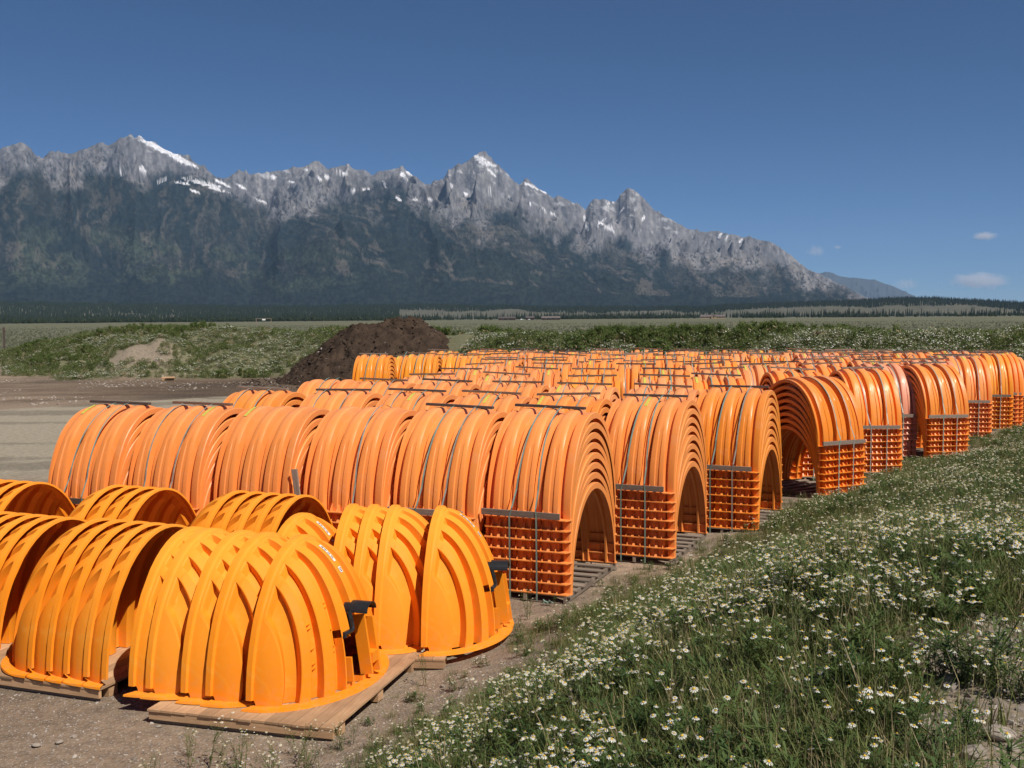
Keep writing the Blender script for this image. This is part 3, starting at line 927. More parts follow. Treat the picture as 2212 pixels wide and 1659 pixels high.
def cap_mesh(name, hole=True):
    P = [(-0.9995, 0), (-0.996, 0), (-0.985, 0), (-0.965, 0), (-0.94, 0), (-0.92, 0)]
    for r_ in (-0.85, -0.62, -0.38, -0.13, 0.13, 0.38, 0.62, 0.85):
        w = 0.062; fl = 0.010
        P += [(r_ - w - .008, 0), (r_ - w, 0.05), (r_ - w + fl, 0.97), (r_ - w + fl + .006, 1), (r_ + w - fl - .006, 1), (r_ + w - fl, 0.97), (r_ + w, 0.05), (r_ + w + .008, 0)]
    P += [(0.92, 0), (0.94, 0), (0.965, 0), (0.985, 0), (0.996, 0), (0.9995, 0)]
    S = [-3, -2, -1, 0] + [90.0 * q for q in (0.02, 0.035, 0.05, 0.065, 0.08, 0.1, 0.12, 0.14, 0.165, 0.19, 0.22, 0.25, 0.28, 0.315, 0.35, 0.385, 0.42, 0.46, 0.5, 0.54, 0.58, 0.62, 0.66, 0.7, 0.74, 0.78, 0.82, 0.86, 0.9, 0.94, 0.97, 1.0)]
    V = []; F = []; m = len(P)
    for s in S:
        for (w_, d) in P:
            if s <= 0:
                q = w_to_q(w_, 0); Rr = math.sqrt(max(0, 1 - q * q))
                uu = {-3: -0.075, -2: -0.07, -1: -0.01, 0: 0.0}[s]
                off = {-3: 0.0, -2: 0.03, -1: 0.03, 0: 0.010}[s]
                n = Vector((0, q / KA, Rr / KB)); n.normalize()
                V.append((uu, KA * q + n.y * off, max(0, KB * Rr + n.z * off)))
            else:
                k = float(sstep(0.05, 0.125, s / 90.0)) * (0.85 + 0.15 * float(sstep(0.1, 0.6, s / 90)))
                p = cap_pt(w_, s, -(0.100 + 0.022 * s / 90.0) * d * k)
                V.append((p.x, p.y, max(0.0, p.z)))
    for i in range(len(S) - 1):
        for j in range(m - 1):
            pts = [V[i * m + j], V[i * m + j + 1], V[(i + 1) * m + j + 1], V[(i + 1) * m + j]]
            cx = sum(p[0] for p in pts) / 4; cy = sum(p[1] for p in pts) / 4; cz = sum(p[2] for p in pts) / 4
            if hole and S[i] > 0 and cx > 0.3:
                if (-0.36 < cy < 0.13 and 0.10 < cz < 0.80 and not (cy < -0.18 and cz > 0.62)) :
                    continue
            F.append((i * m + j, (i + 1) * m + j, (i + 1) * m + j + 1, i * m + j + 1))
    mb = MB(); mb.v = V; mb.f = F; mb.m = [0] * len(F)
    # base flange: flat skirt with a turned-down lip
    n = 40; prev = None
    for i in range(n + 1):
        t = R(-90 + 180 * i / n)
        inn = (KC * math.cos(t) * 0.97 - 0.005, KA * math.sin(t) * 0.98)
        rip = 0.012 * math.sin(i * 1.3)
        out = ((KC + 0.13) * math.cos(t) - 0.005, (KA + 0.12) * math.sin(t))
        if i in (0, n): out = (-0.07, out[1])
        b0 = len(mb.v)
        mb.v += [(inn[0], inn[1], 0.016), (out[0], out[1], 0.016 + rip * .5), (out[0] * 1.005, out[1] * 1.005, -0.004)]
        if prev is not None:
            mb.f += [(prev, b0, b0 + 1, prev + 1), (prev + 1, b0 + 1, b0 + 2, prev + 2)]; mb.m += [0, 0]
        prev = b0
    if hole:
        # folded jambs and sill of the inspection opening
        mb.box((0.74, -0.02, 0.40), (0.14, 0.035, 0.66), Matrix.Rotation(R(-8), 3, 'Y'))
        mb.box((0.75, 0.155, 0.36), (0.16, 0.05, 0.60), Matrix.Rotation(R(-8), 3, 'Y'))
        mb.box((0.70, -0.34, 0.22), (0.13, 0.03, 0.26), Matrix.Rotation(R(-5), 3, 'Y'))
        mb.box((0.77, 0.06, 0.25), (0.16, 0.14, 0.12))
    me = mb.mesh(name, [M_CAP], True)
    me.set_sharp_from_angle(angle=R(26))
    return me


ME_CAPH = cap_mesh("end_cap_opening", True)
ME_CAP = cap_mesh("end_cap", False)

# black rubber collar over the opening: half pipe plus stepped strip
def on_shell(cy, z, off=0.0):
    q = cy / KA; Rr = math.sqrt(1 - q * q)
    return shell_q(q, math.degrees(math.acos(min(1, z / (KB * Rr)))), off)


mb = MB()
for i in range(14):
    a0, a1 = math.pi * i / 14, math.pi * (i + 1) / 14
    x0, x1 = 0.56, 0.85
    p = lambda x_, a_, r_: (x_, -0.02 - math.cos(a_) * r_, 0.78 + math.sin(a_) * r_ * 0.78)
    r0 = 0.13
    mb.poly([p(x0, a0, r0), p(x1, a0, r0), p(x1, a1, r0), p(x0, a1, r0)])
    mb.poly([p(x0, a0, r0 - .016), p(x0, a1, r0 - .016), p(x1, a1, r0 - .016), p(x1, a0, r0 - .016)])
    mb.poly([p(x1, a0, r0), p(x1, a0, r0 - .016), p(x1, a1, r0 - .016), p(x1, a1, r0)])
path = [(-0.175, 0.80), (-0.18, 0.72), (-0.185, 0.63), (-0.20, 0.605), (-0.27, 0.60), (-0.34, 0.60), (-0.345, 0.56)]
mb.tube([on_shell(c_, z_, 0.008) for c_, z_ in path], 0.026, 6)
mb.tube([on_shell(c_ + .02, z_ - .02, -0.05) for c_, z_ in path], 0.026, 6)
ME_COLLAR = mb.mesh("rubber_collar", [M_BLACK])

# ribbed seams moulded across the recessed panels
mb = MB()
for q in (0.13, -0.13, 0.38, -0.38, -0.62):
    for s in (44, 46.5, 58, 66, 68.5):
        pc = cap_pt(q, s + 8 * abs(q), -0.098); cz = math.cos(R(s)); mb.box(tuple(pc), (0.022, 0.088, 0.010), Matrix.Rotation(R(-22 + 55 * cz), 3, 'Y'))
ME_SEAM = mb.mesh("seam_rib", [M_CAP])


# long white instruction label with an arrow head and rows of print, following a rib top
def label_mesh(q, s0, s1, w, arrow):
    mb = MB(); n = 8
    for i in range(n):
        A = cap_pt(q, s0 + (s1 - s0) * i / n, 0.004); B = cap_pt(q, s0 + (s1 - s0) * (i + 1) / n, 0.004)
        mb.poly([A + Vector((0, -w, 0)), B + Vector((0, -w, 0)), B + Vector((0, w, 0)), A + Vector((0, w, 0))])
    def strip(f0, f1, w0, w1, m=1):
        A = cap_pt(q, s0 + (s1 - s0) * f0, 0.0075); B = cap_pt(q, s0 + (s1 - s0) * f1, 0.0075)
        mb.poly([A + Vector((0, w0, 0)), B + Vector((0, w0, 0)), B + Vector((0, w1, 0)), A + Vector((0, w1, 0))], m)
    if arrow:
        A = cap_pt(q, s0 + (s1 - s0) * .07, 0.0075); B = cap_pt(q, s0 + (s1 - s0) * .22, 0.0075)
        mb.poly([A, B + Vector((0, -w * .7, 0)), B + Vector((0, w * .7, 0))], 1)
        for k in range(12):
            f = 0.28 + 0.055 * k
            if k % 4 == 3: continue
            strip(f, f + 0.036, -w * .55, w * .1 if k % 3 else w * .5)
            strip(f, f + 0.03, w * .25, w * .5)
    else:
        for k in range(3): strip(0.2 + .25 * k, 0.34 + .25 * k, -w * .6, w * .6)
    return mb.mesh("instruction_label", [M_PAPER, M_INK])


ME_LAB = label_mesh(0.0, 17, 32, 0.022, True)
ME_LAB2 = label_mesh(0.0, 36, 39.5, 0.026, False)
ME_LAB3 = label_mesh(0.185, 12, 16, 0.05, False)

CAPC = [(0.94, 0.285, 0.008), (0.94, 0.30, 0.012), (0.92, 0.275, 0.007), (0.95, 0.31, 0.016)]


def cap(x, y, z, rot, label, hole=True, collar=False, labels=False, seams=True, pitch=0.0):
    o = ob("end_cap", ME_CAPH if hole else ME_CAP, None, (x, y, z), (0, R(pitch), R(rot)))
    o.rotation_euler = (Matrix.Rotation(R(rot), 3, 'Z') @ Matrix.Rotation(R(pitch), 3, 'Y')).to_euler()
    c_ = CAPC[rnd.randrange(4)]; o.color = (*c_, 1)
    tag(o, label, "end cap", "orange ribbed end caps")
    if collar: ob("rubber_collar", ME_COLLAR, o)
    if labels:
        ob("instruction_label", ME_LAB, o); ob("instruction_label", ME_LAB2, o)
    if seams:
        s = ob("seam_rib", ME_SEAM, o); s.color = o.color
    return o


def deck(x, y, rot, lu, lv, label, z=0.16):
    e = ob("plank_pallet", None, None, (x, y, 0), (0, 0, R(rot)))
    tag(e, label, "pallet", "pine pallets under the end caps")
    n = int(round(lu / 0.145))
    w = lu / n
    me = wood_box("plank", (lv, w - 0.006, 0.022), M_WNEW)
    for i in range(n):
        ob("plank", me, e, (-lu / 2 + w * (i + .5), rnd.uniform(-.008, .008), z - 0.011 + rnd.uniform(-.001, .001)), (0, 0, R(90)))
    mf = wood_box("fascia_board", (lu - 0.02, 0.04, 0.085), M_WNEW)
    mf2 = wood_box("fascia_board_low", (lu - 0.08, 0.04, 0.045), M_WGREY)
    for s in (-1, 1):
        ob("fascia_board", mf, e, (0, s * (lv / 2 - 0.03), z - 0.022 - 0.043))
        ob("fascia_board", mf2, e, (0, s * (lv / 2 - 0.06), z - 0.022 - 0.086 - 0.023))
    mc = wood_box("block", (0.09, 0.14, 0.125), M_WNEW)
    for s in (-1, 1):
        for t in (-.5, 0, .5):
            ob("block", mc, e, (s * (lu / 2 - 0.07), t * (lv - .5), z - 0.022 - 0.063))
    return e


def uv(rot):
    return Vector((math.cos(R(rot)), math.sin(R(rot)), 0)), Vector((-math.sin(R(rot)), math.cos(R(rot)), 0))


def capset(cx, cy, rot, offs, flip, names, hole, collar_first=False, z=0.165, labels_first=False):
    u, v = uv(rot)
    for i, o_ in enumerate(offs):
        s = -1 if not flip else 1
        p = Vector((cx, cy, 0)) + u * (s * o_) * (1 if not flip else -1)
        cap(p.x, p.y, z + 0.004 * i, rot + (180 if flip else 0) + rnd.uniform(-.8, .8), names[i], hole, collar_first and i == 0, labels_first and i == 0)


G = "in the foremost pallet of right-facing end caps"
capset(-2.36, 11.72, -17, [0, 0.46, 0.77, 1.18, 1.41], False,
       ["frontmost orange end cap, whole ribbed dome with black collar and white arrow label", "end cap nested behind the frontmost dome with black collar", "third end cap " + G, "fourth end cap " + G, "last end cap " + G], True, True, labels_first=True)
capset(-0.90, 13.50, -6, [0, 0.60, 0.88, 1.16], False,
       ["right end cap of the second pallet, beside the strapped stack and daisies", "end cap second from the right on the second pallet", "end cap third from the right on the second pallet", "leftmost end cap on the second pallet, before the tall stacks"], True, True, labels_first=True)
u, v = uv(-18)
cap(-2.78, 13.85, 0.02, -18, "end cap standing low inside the open arch behind the frontmost pallet", False, False, True)
for (cx, cy, n, rot, nm, dx) in ((-4.12, 12.40, 5, -20, "front left pallet", .25), (-5.55, 12.9, 5, -19, "pallet cut by the left frame edge", .25), (-2.95, 14.45, 5, -18, "pallet right behind the frontmost domes", .25),
                                 (-5.10, 15.15, 4, -18, "middle pallet behind, with wide open arch", .26), (-7.20, 15.80, 4, -18, "far left pallet by the concrete yard", .27)):
    capset(cx, cy, rot, [i * dx for i in range(n)], True, [f"{ORD[i]} end cap from the open right end, {nm}" for i in range(n)], False)
# pallets
u, v = uv(-16); p = Vector((-2.42, 11.56, 0)); deck(p.x, p.y, -16, 2.08, 2.45, "pine plank pallet under the frontmost domes, nearest the daisies")
u, v = uv(-6); p = Vector((-0.90, 13.5, 0)) + u * -0.72 + v * -0.12; deck(p.x, p.y, -6, 1.9, 2.4, "pine plank pallet under the domes beside the strapped stack")
for (cx, cy, rot, lab) in ((-4.12, 12.40, -20, "pine pallet under the front left row of arches"), (-5.75, 13.0, -19, "pine pallet at the left frame edge"), (-2.95, 14.45, -18, "pine pallet hidden behind the frontmost domes"),
                           (-5.10, 15.15, -18, "pine pallet under the middle open arch"), (-7.20, 15.8, -18, "pine pallet under far left arch by the yard")):
    u, v = uv(rot); p = Vector((cx, cy, 0)) + u * -0.92 + v * 0.0
    deck(p.x, p.y, rot, 1.95 if cx > -5.6 else 1.5, 2.4, lab)

# ------------------------------------------------------------------ heap of dark soil
HEAP = []


def heap():
    n = 220
    gx, gy = np.meshgrid(np.linspace(-11, 11, n), np.linspace(-9, 9, n))
    d = np.hypot(gx / 1.0, gy / 0.95)
    ang = np.arctan2(gy, gx)
    d = d * (1 + 0.10 * (fbm(np.cos(ang) * 1.6 + 5, np.sin(ang) * 1.6, 3, 401) - .5) * 2)
    peak = np.clip(1 - np.hypot((gx - 1.6) / 6.6, gy / 6.2), 0, 1)
    sh = np.clip(1 - np.hypot((gx + 0.4) / 6.3, (gy + .6) / 6.2), 0, 1)
    z = 4.1 * np.minimum(peak, 0.82) / 0.82 * 0.98
    z = np.maximum(z, 3.55 * np.minimum(sh, .72) / .72)
    z = z + (sstep(9.5, 6, d)) * 0.12
    amp = sstep(0.0, 0.8, z)
    z = z + amp * ((fbm(gx * 0.9, gy * 0.9, 4, 411) - .5) * 0.9 + (ridged(gx * 2.2, gy * 2.2, 4, 421) - .5) * 0.32 + (fbm(gx * 7, gy * 7, 2, 431) - .5) * 0.10)
    z = z - 0.1
    idx = np.arange(n * n).reshape(n, n)
    f = np.stack([idx[:-1, :-1], idx[:-1, 1:], idx[1:, 1:], idx[1:, :-1]], -1).reshape(-1, 4)
    m, nt, b = new_mat("dark_soil")
    tc = N(nt, "ShaderNodeTexCoord")
    n1 = noise(nt, 1.4, 7, 0.7, tc.outputs["Object"]); n2 = noise(nt, 9.0, 5, 0.7, tc.outputs["Object"])
    c = mixc(nt, rng_map(nt, n1, 0.32, 0.68), (0.026, 0.018, 0.013), (0.085, 0.056, 0.038))
    c = mixc(nt, rng_map(nt, n2, 0.66, 0.76, 0, .8), c, (0.26, 0.20, 0.15))
    nt.links.new(c, b.inputs["Base Color"]); b.inputs["Roughness"].default_value = 1; b.inputs["Specular IOR Level"].default_value = 0.1
    bump(nt, b, n2, 0.8, 0.12)
    p = at(792, 800, 0.0)
    o = ob("dirt_pile", mesh_np("dirt_pile", np.column_stack([gx.ravel(), gy.ravel(), z.ravel()]), f, True, [m]), None, (-8.9, 71.5, 0.0))
    H_ = z; GXH, GYH = gx, gy
    HEAP.append((gx, gy, z))
    tag(o, "tall heap of dark brown clumpy soil beyond the stacks", "dirt pile")


heap()

# ------------------------------------------------------------------ scattering of plants and stones
def scatter(name, pts, scale, meshes, pick=None, kind="stuff", lean=0.12, label=None):
    """one object whose points carry copies of small meshes"""
    src = bpy.data.collections.new(name + "_kinds")
    for i, me in enumerate(meshes):
        src.objects.link(bpy.data.objects.new(f"{name}_kind_{i:02d}", me))
    n = len(pts)
    me = bpy.data.meshes.new(name)
    me.vertices.add(n); me.vertices.foreach_set("co", np.asarray(pts, np.float32).ravel())
    def fa_(an, v, ty='FLOAT'):
        a = me.attributes.new(an, ty, 'POINT'); a.data.foreach_set("value" if ty != 'FLOAT_VECTOR' else "vector", np.asarray(v).ravel())
    fa_("sc", np.asarray(scale, np.float32))
    rotv = np.column_stack([rng.normal(0, lean, n), rng.normal(0, lean, n), rng.uniform(0, 6.283, n)]).astype(np.float32)
    fa_("rt", rotv, 'FLOAT_VECTOR')
    fa_("pk", (rng.integers(0, len(meshes), n) if pick is None else pick).astype(np.int32), 'INT')
    g = bpy.data.node_groups.new(name + "_nodes", 'GeometryNodeTree')
    g.interface.new_socket("Geometry", in_out='INPUT', socket_type='NodeSocketGeometry')
    g.interface.new_socket("Geometry", in_out='OUTPUT', socket_type='NodeSocketGeometry')
    gi = g.nodes.new("NodeGroupInput"); go = g.nodes.new("NodeGroupOutput")
    ci = g.nodes.new("GeometryNodeCollectionInfo"); ci.inputs[0].default_value = src
    ci.inputs["Separate Children"].default_value = True; ci.inputs["Reset Children"].default_value = True
    iop = g.nodes.new("GeometryNodeInstanceOnPoints"); iop.inputs["Pick Instance"].default_value = True
    def na(nm, dt):
        q = g.nodes.new("GeometryNodeInputNamedAttribute"); q.data_type = dt; q.inputs[0].default_value = nm
        return q.outputs[0]
    er = g.nodes.new("FunctionNodeEulerToRotation")
    g.links.new(na("rt", 'FLOAT_VECTOR'), er.inputs[0])
    g.links.new(gi.outputs[0], iop.inputs["Points"]); g.links.new(ci.outputs[0], iop.inputs["Instance"])
    g.links.new(na("pk", 'INT'), iop.inputs["Instance Index"]); g.links.new(er.outputs[0], iop.inputs["Rotation"])
    g.links.new(na("sc", 'FLOAT'), iop.inputs["Scale"]); g.links.new(iop.outputs[0], go.inputs[0])
    o = ob(name, me); md = o.modifiers.new("scatter", 'NODES'); md.node_group = g
    tag(o, label, kind=kind)
    return o


def leafmat(name, c1, c2, rough=0.6, tl=0.25):
    m, nt, b = new_mat(name)
    oi = N(nt, "ShaderNodeObjectInfo")
    c = mixc(nt, oi.outputs["Random"], c1, c2)
    nt.links.new(c, b.inputs["Base Color"]); b.inputs["Roughness"].default_value = rough; b.inputs["Specular IOR Level"].default_value = 0.25
    if tl:
        tr = N(nt, "ShaderNodeBsdfTranslucent"); nt.links.new(c, tr.inputs[0])
        mx = N(nt, "ShaderNodeMixShader"); mx.inputs[0].default_value = tl
        nt.links.new(b.outputs[0], mx.inputs[1]); nt.links.new(tr.outputs[0], mx.inputs[2]); nt.links.new(mx.outputs[0], nt.nodes["Material Output"].inputs[0])
    return m


M_GR = leafmat("grass_green", (0.085, 0.115, 0.026), (0.185, 0.200, 0.058))
M_DRY = leafmat("dry_grass", (0.26, 0.20, 0.10), (0.36, 0.29, 0.16))
M_FEA = leafmat("feathery_leaf", (0.052, 0.094, 0.024), (0.112, 0.152, 0.042))
M_PET = leafmat("white_petal", (0.80, 0.78, 0.70), (0.62, 0.60, 0.47), 0.6, 0.2)
M_DISC = flat("flower_disc", (0.62, 0.38, 0.03), 0.7)
M_WEED = leafmat("weed_green", (0.090, 0.135, 0.030), (0.180, 0.220, 0.068), .6, .4)
M_SAGE = leafmat("sage_leaf", (0.12, 0.13, 0.08), (0.18, 0.185, 0.115))


def blade(mb, x, y, h, w, az, bend, m):
    c, s = math.cos(az), math.sin(az)
    px, py = -s * w / 2, c * w / 2
    p = [(x, y, 0), (x + c * bend * .25, y + s * bend * .25, h * .55), (x + c * bend, y + s * bend, h)]
    mb.poly([(p[0][0] - px, p[0][1] - py, 0), (p[0][0] + px, p[0][1] + py, 0), (p[1][0] + px * .8, p[1][1] + py * .8, p[1][2]), (p[1][0] - px * .8, p[1][1] - py * .8, p[1][2])], m)
    mb.poly([(p[1][0] - px * .8, p[1][1] - py * .8, p[1][2]), (p[1][0] + px * .8, p[1][1] + py * .8, p[1][2]), p[2]], m)


def daisy(mb, x, y, z, r, rd, petals=11, mp=1, md=2, droop=0.25):
    tx, ty = rd.uniform(-.35, .35), rd.uniform(-.35, .35)
    R_ = Matrix.Rotation(tx, 3, 'X') @ Matrix.Rotation(ty, 3, 'Y')
    c = Vector((x, y, z))
    for k in range(petals):
        a0 = 2 * math.pi * (k + rd.uniform(-.15, .15)) / petals; w = math.pi / petals * 0.72
        pi = [Vector((math.cos(a0 - w * .7) * r * .28, math.sin(a0 - w * .7) * r * .28, 0)), Vector((math.cos(a0 - w) * r * .85, math.sin(a0 - w) * r * .85, -r * droop * .6)),
              Vector((math.cos(a0) * r, math.sin(a0) * r, -r * droop)), Vector((math.cos(a0 + w) * r * .85, math.sin(a0 + w) * r * .85, -r * droop * .6)), Vector((math.cos(a0 + w * .7) * r * .28, math.sin(a0 + w * .7) * r * .28, 0))]
        mb.poly([c + R_ @ q for q in pi], mp)
    ring = [Vector((math.cos(2 * math.pi * k / 6) * r * .38, math.sin(2 * math.pi * k / 6) * r * .38, 0.002)) for k in range(6)]
    topp = Vector((0, 0, r * .42))
    for k in range(6):
        mb.poly([c + R_ @ ring[k], c + R_ @ ring[(k + 1) % 6], c + R_ @ topp], md)


def stem(mb, p0, p1, w, m):
    d = Vector(p1) - Vector(p0); a = d.cross(Vector((0, 0, 1)))
    if a.length < 1e-4: a = Vector((1, 0, 0))
    a.normalize(); a *= w / 2; b_ = d.cross(a).normalized() * w / 2
    p0, p1 = Vector(p0), Vector(p1)
    mb.poly([p0 - a, p0 + a, p1 + a * .6, p1 - a * .6], m); mb.poly([p0 - b_, p0 + b_, p1 + b_ * .6, p1 - b_ * .6], m)


def tuft_grass(seed, n=34, h=0.24, rad=0.11, dry=0.15):
    rd = random.Random(seed); mb = MB()
    for _ in range(n):
        a = rd.uniform(0, 6.283); r_ = rad * math.sqrt(rd.random())
        blade(mb, r_ * math.cos(a), r_ * math.sin(a), h * rd.uniform(.45, 1.15), rd.uniform(.003, .006), rd.uniform(0, 6.283), rd.uniform(.02, .14), 3 if rd.random() < dry else 0)
    return mb.mesh("grass_tuft", [M_GR, M_PET, M_DISC, M_DRY])


def tuft_daisy(seed, stems=5, h=0.30, rad=0.10, fl=4, r=0.018, petals=11, leaf=26):
    rd = random.Random(seed); mb = MB()
    for _ in range(stems):
        a = rd.uniform(0, 6.283); r_ = rad * math.sqrt(rd.random())
        x0, y0 = r_ * math.cos(a), r_ * math.sin(a)
        hh = h * rd.uniform(.6, 1.1); lx, ly = rd.uniform(-.10, .10), rd.uniform(-.10, .10)
        mid = (x0 + lx * .4, y0 + ly * .4, hh * .55)
        stem(mb, (x0, y0, 0), mid, .005, 0)
        k = rd.randint(1, 3)
        for _b in range(k):
            tx, ty, tz = mid[0] + lx * .6 + rd.uniform(-.06, .06), mid[1] + ly * .6 + rd.uniform(-.06, .06), hh * rd.uniform(.85, 1.05)
            stem(mb, mid, (tx, ty, tz), .0035, 0)
            if rd.random() < fl / 5.0:
                daisy(mb, tx, ty, tz, r * rd.uniform(.8, 1.15), rd, petals, droop=rd.choice([.1, .25, .6]))
        for _l in range(leaf):
            t = rd.random(); q = Vector((x0 + (mid[0] - x0) * t, y0 + (mid[1] - y0) * t, mid[2] * t * 1.5))
            az = rd.uniform(0, 6.283); ll = rd.uniform(.03, .075)
            e = q + Vector((math.cos(az) * ll, math.sin(az) * ll, rd.uniform(.0, .04)))
            w = Vector((-math.sin(az), math.cos(az), 0)) * rd.uniform(.0018, .0035)
            mb.poly([q - w * .6, q + w * .6, e + w * 1.6, e - w * 1.6], 4)
            # side fronds
            for sgn in (-1, 1):
                m_ = q.lerp(e, .55); e2 = m_ + Vector((math.cos(az + sgn * .9) * ll * .5, math.sin(az + sgn * .9) * ll * .5, .008))
                mb.poly([m_ - w * .5, m_ + w * .5, e2], 4)
    return mb.mesh("daisy_plant", [M_GR, M_PET, M_DISC, M_DRY, M_FEA])


def bushlet(seed, h, rad, nleaf, lsize, mats, flowers=0, fr=0.02, spike=False):
    """coarser plant for banks some way off"""
    rd = random.Random(seed); mb = MB()
    for _ in range(nleaf):
        a = rd.uniform(0, 6.283); r_ = rad * math.sqrt(rd.random()); z = h * rd.random() ** .8
        rr_ = r_ * (1 - .5 * z / h)
        c = Vector((rr_ * math.cos(a), rr_ * math.sin(a), z))
        d = Vector((rd.uniform(-1, 1), rd.uniform(-1, 1), rd.uniform(.2, 1.4))).normalized() * lsize * rd.uniform(.6, 1.4)
        w = d.cross(Vector((rd.uniform(-1, 1), rd.uniform(-1, 1), 0.1))).normalized() * lsize * rd.uniform(.12, .22)
        mb.poly([c - w, c + w, c + d + w * .3, c + d - w * .3], 0 if rd.random() > .12 else 3)
    for _ in range(flowers):
        a = rd.uniform(0, 6.283); r_ = rad * math.sqrt(rd.random()) * 1.0
        z = h * (1.02 - .35 * (r_ / rad) ** 2) * rd.uniform(.85, 1.05)
        c = Vector((r_ * math.cos(a), r_ * math.sin(a), z)); s = fr * rd.uniform(.7, 1.3)
        t = Matrix.Rotation(rd.uniform(-.5, .5), 3, 'X') @ Matrix.Rotation(rd.uniform(-.5, .5), 3, 'Y')
        mb.poly([c + t @ Vector((math.cos(k * 1.2566) * s, math.sin(k * 1.2566) * s, 0)) for k in range(5)], 1)
    if spike:
        for _ in range(5):
            x_, y_ = rd.uniform(-.2, .2) * rad, rd.uniform(-.2, .2) * rad
            blade(mb, x_, y_, h * rd.uniform(1.2, 1.6), .02, rd.uniform(0, 6), .08, 0)
    return mb.mesh("weed", mats)


def sample(xr, yr, n):
    return rng.uniform(*xr, n), rng.uniform(*yr, n)


def on_ground(x, y):
    return np.column_stack([x, y, ground_h(x, y) - 0.01])


def dr_of(x, y):
    dt, _, s_, _ = seg_dist(x, y, TOE)
    return dt * s_


grassK = [tuft_grass(i, 36, .15 + .02 * i, .12, .14 + .12 * (i % 3)) for i in range(5)] + [tuft_grass(9, 16, .40, .06, .75)]
daisyK = [tuft_daisy(20 + i, 5, .20 + .035 * (i % 3), .11, [0.4, 3.8, 5.0, 1.0][i % 4], .0150, 10) for i in range(8)]
near_g, near_d, sc_g, sc_d, pk_d = [], [], [], [], []


def clear_of(x, y):
    """true where neither a pallet nor a stack stands"""
    ok = np.ones(x.shape, bool)
    for (cx, cy, rot, hu, hv) in CLEAR:
        u_, v_ = uv(rot)
        a_ = (x - cx) * u_.x + (y - cy) * u_.y; b_ = (x - cx) * v_.x + (y - cy) * v_.y
        ok &= ~((np.abs(a_) < hu) & (np.abs(b_) < hv))
    return ok


CLEAR = [(-2.42, 11.56, -16, 1.1, 1.3), (-1.6, 13.5, -6, 1.0, 1.3), (-0.5, 13.45, -6, .5, 1.2)] + [(e_.location.x, e_.location.y, math.degrees(e_.rotation_euler.z), .76, 1.28) for e_ in COL.objects if e_.name.startswith("chamber_stack")]

zones = [((-3, 10), (2.2, 9), 15500, 15000), ((-2, 15), (9, 18), 15000, 15500), ((2, 22), (18, 30), 15000, 16500), ((8, 36), (30, 50), 13000, 16000)]
for (xr, yr, ng, nd) in zones:
    for n, lst, scl, isd in ((ng, near_g, sc_g, False), (nd, near_d, sc_d, True)):
        x, y = sample(xr, yr, n)
        dr = dr_of(x, y)
        cl = fbm(x * .55, y * .55, 4, 501)
        dens = (0.30 * sstep(-1.3, 0.6, dr + (cl - .5) * 3.0) + 0.70 * sstep(0.4, 3.2, dr + (cl - .5) * 3.4)) * sstep(0.28, 0.50, cl)
        dens = np.maximum(dens, .6 * sstep(2.5, 4.5, dr))
        # bare gravel track at the photographer's feet
        bare = sstep(1.4, 1.8, x + (y - 4.2) * -0.45 + (cl - .5) * 1.2) * (1 - sstep(5.6, 7.0, y + (cl - .5) * 3))
        dens = dens * (1 - 0.93 * bare)
        if isd:
            f2 = fbm(x * .8 + 40, y * .8, 4, 511)
            dens = dens * (0.30 + 0.5 * sstep(.38, .6, f2))
        ang = np.abs(np.degrees(np.arctan2(x, y)))
        keep = (rng.random(n) < dens) & (dr > -1.5) & clear_of(x, y) & (np.hypot(x, y) > 2.2) & (ang < 37) & (x > -3.2)
        x, y = x[keep], y[keep]
        lst.append(on_ground(x, y)); scl.append(rng.uniform(.7, 1.25, len(x)) * (0.50 + .50 * sstep(-.6, 2.6, dr[keep])) * np.interp(y, [0, 12, 25, 45], [1, 1, 1.15, 1.35]))
near_g = np.vstack(near_g); sc_g = np.concatenate(sc_g); near_d = np.vstack(near_d); sc_d = np.concatenate(sc_d)
scatter("grass", near_g, sc_g, grassK, np.where(rng.random(len(near_g)) < .05, 5, rng.integers(0, 5, len(near_g))))
fl2 = fbm(near_d[:, 0] * .9 + 9, near_d[:, 1] * .7, 4, 521)
flow = rng.random(len(near_d)) < (0.05 + 0.92 * sstep(.48, .60, fl2)) * np.interp(near_d[:, 1], [0, 8, 14, 30], [1.0, .85, .6, .5])
isfl = np.array([1, 2, 5, 6]); nofl = np.array([0, 3, 4, 7])
pk = np.where(flow, isfl[rng.integers(0, 4, len(near_d))], nofl[rng.integers(0, 4, len(near_d))])
scatter("daisies", near_d, sc_d, daisyK, pk)

# stray plants at the pallet edge
x = np.concatenate([rng.uniform(-2.2, 1.6, 140), rng.uniform(-3.4, -1.6, 40)]); y = np.concatenate([rng.uniform(9.2, 15.2, 140), rng.uniform(8.6, 9.9, 40)])
dr = dr_of(x, y); k = (dr > -1.1) & (dr < .3)
u16, v16 = uv(-16)
lx_ = (x + 2.42) * u16.x + (y - 11.56) * u16.y; ly_ = (x + 2.42) * v16.x + (y - 11.56) * v16.y
k &= ~((np.abs(lx_) < 1.1) & (np.abs(ly_) < 1.3))
u6, v6 = uv(-6)
lx_ = (x + 1.6) * u6.x + (y - 13.5) * u6.y; ly_ = (x + 1.6) * v6.x + (y - 13.5) * v6.y
k &= ~((np.abs(lx_) < 1.6) & (np.abs(ly_) < 1.4))
strayK = [tuft_daisy(60 + i, 3, .42, .05, 3, .014, 9, 8) for i in range(3)]
scatter("weeds", on_ground(x[k], y[k]), rng.uniform(.5, 1.1, k.sum()), strayK)

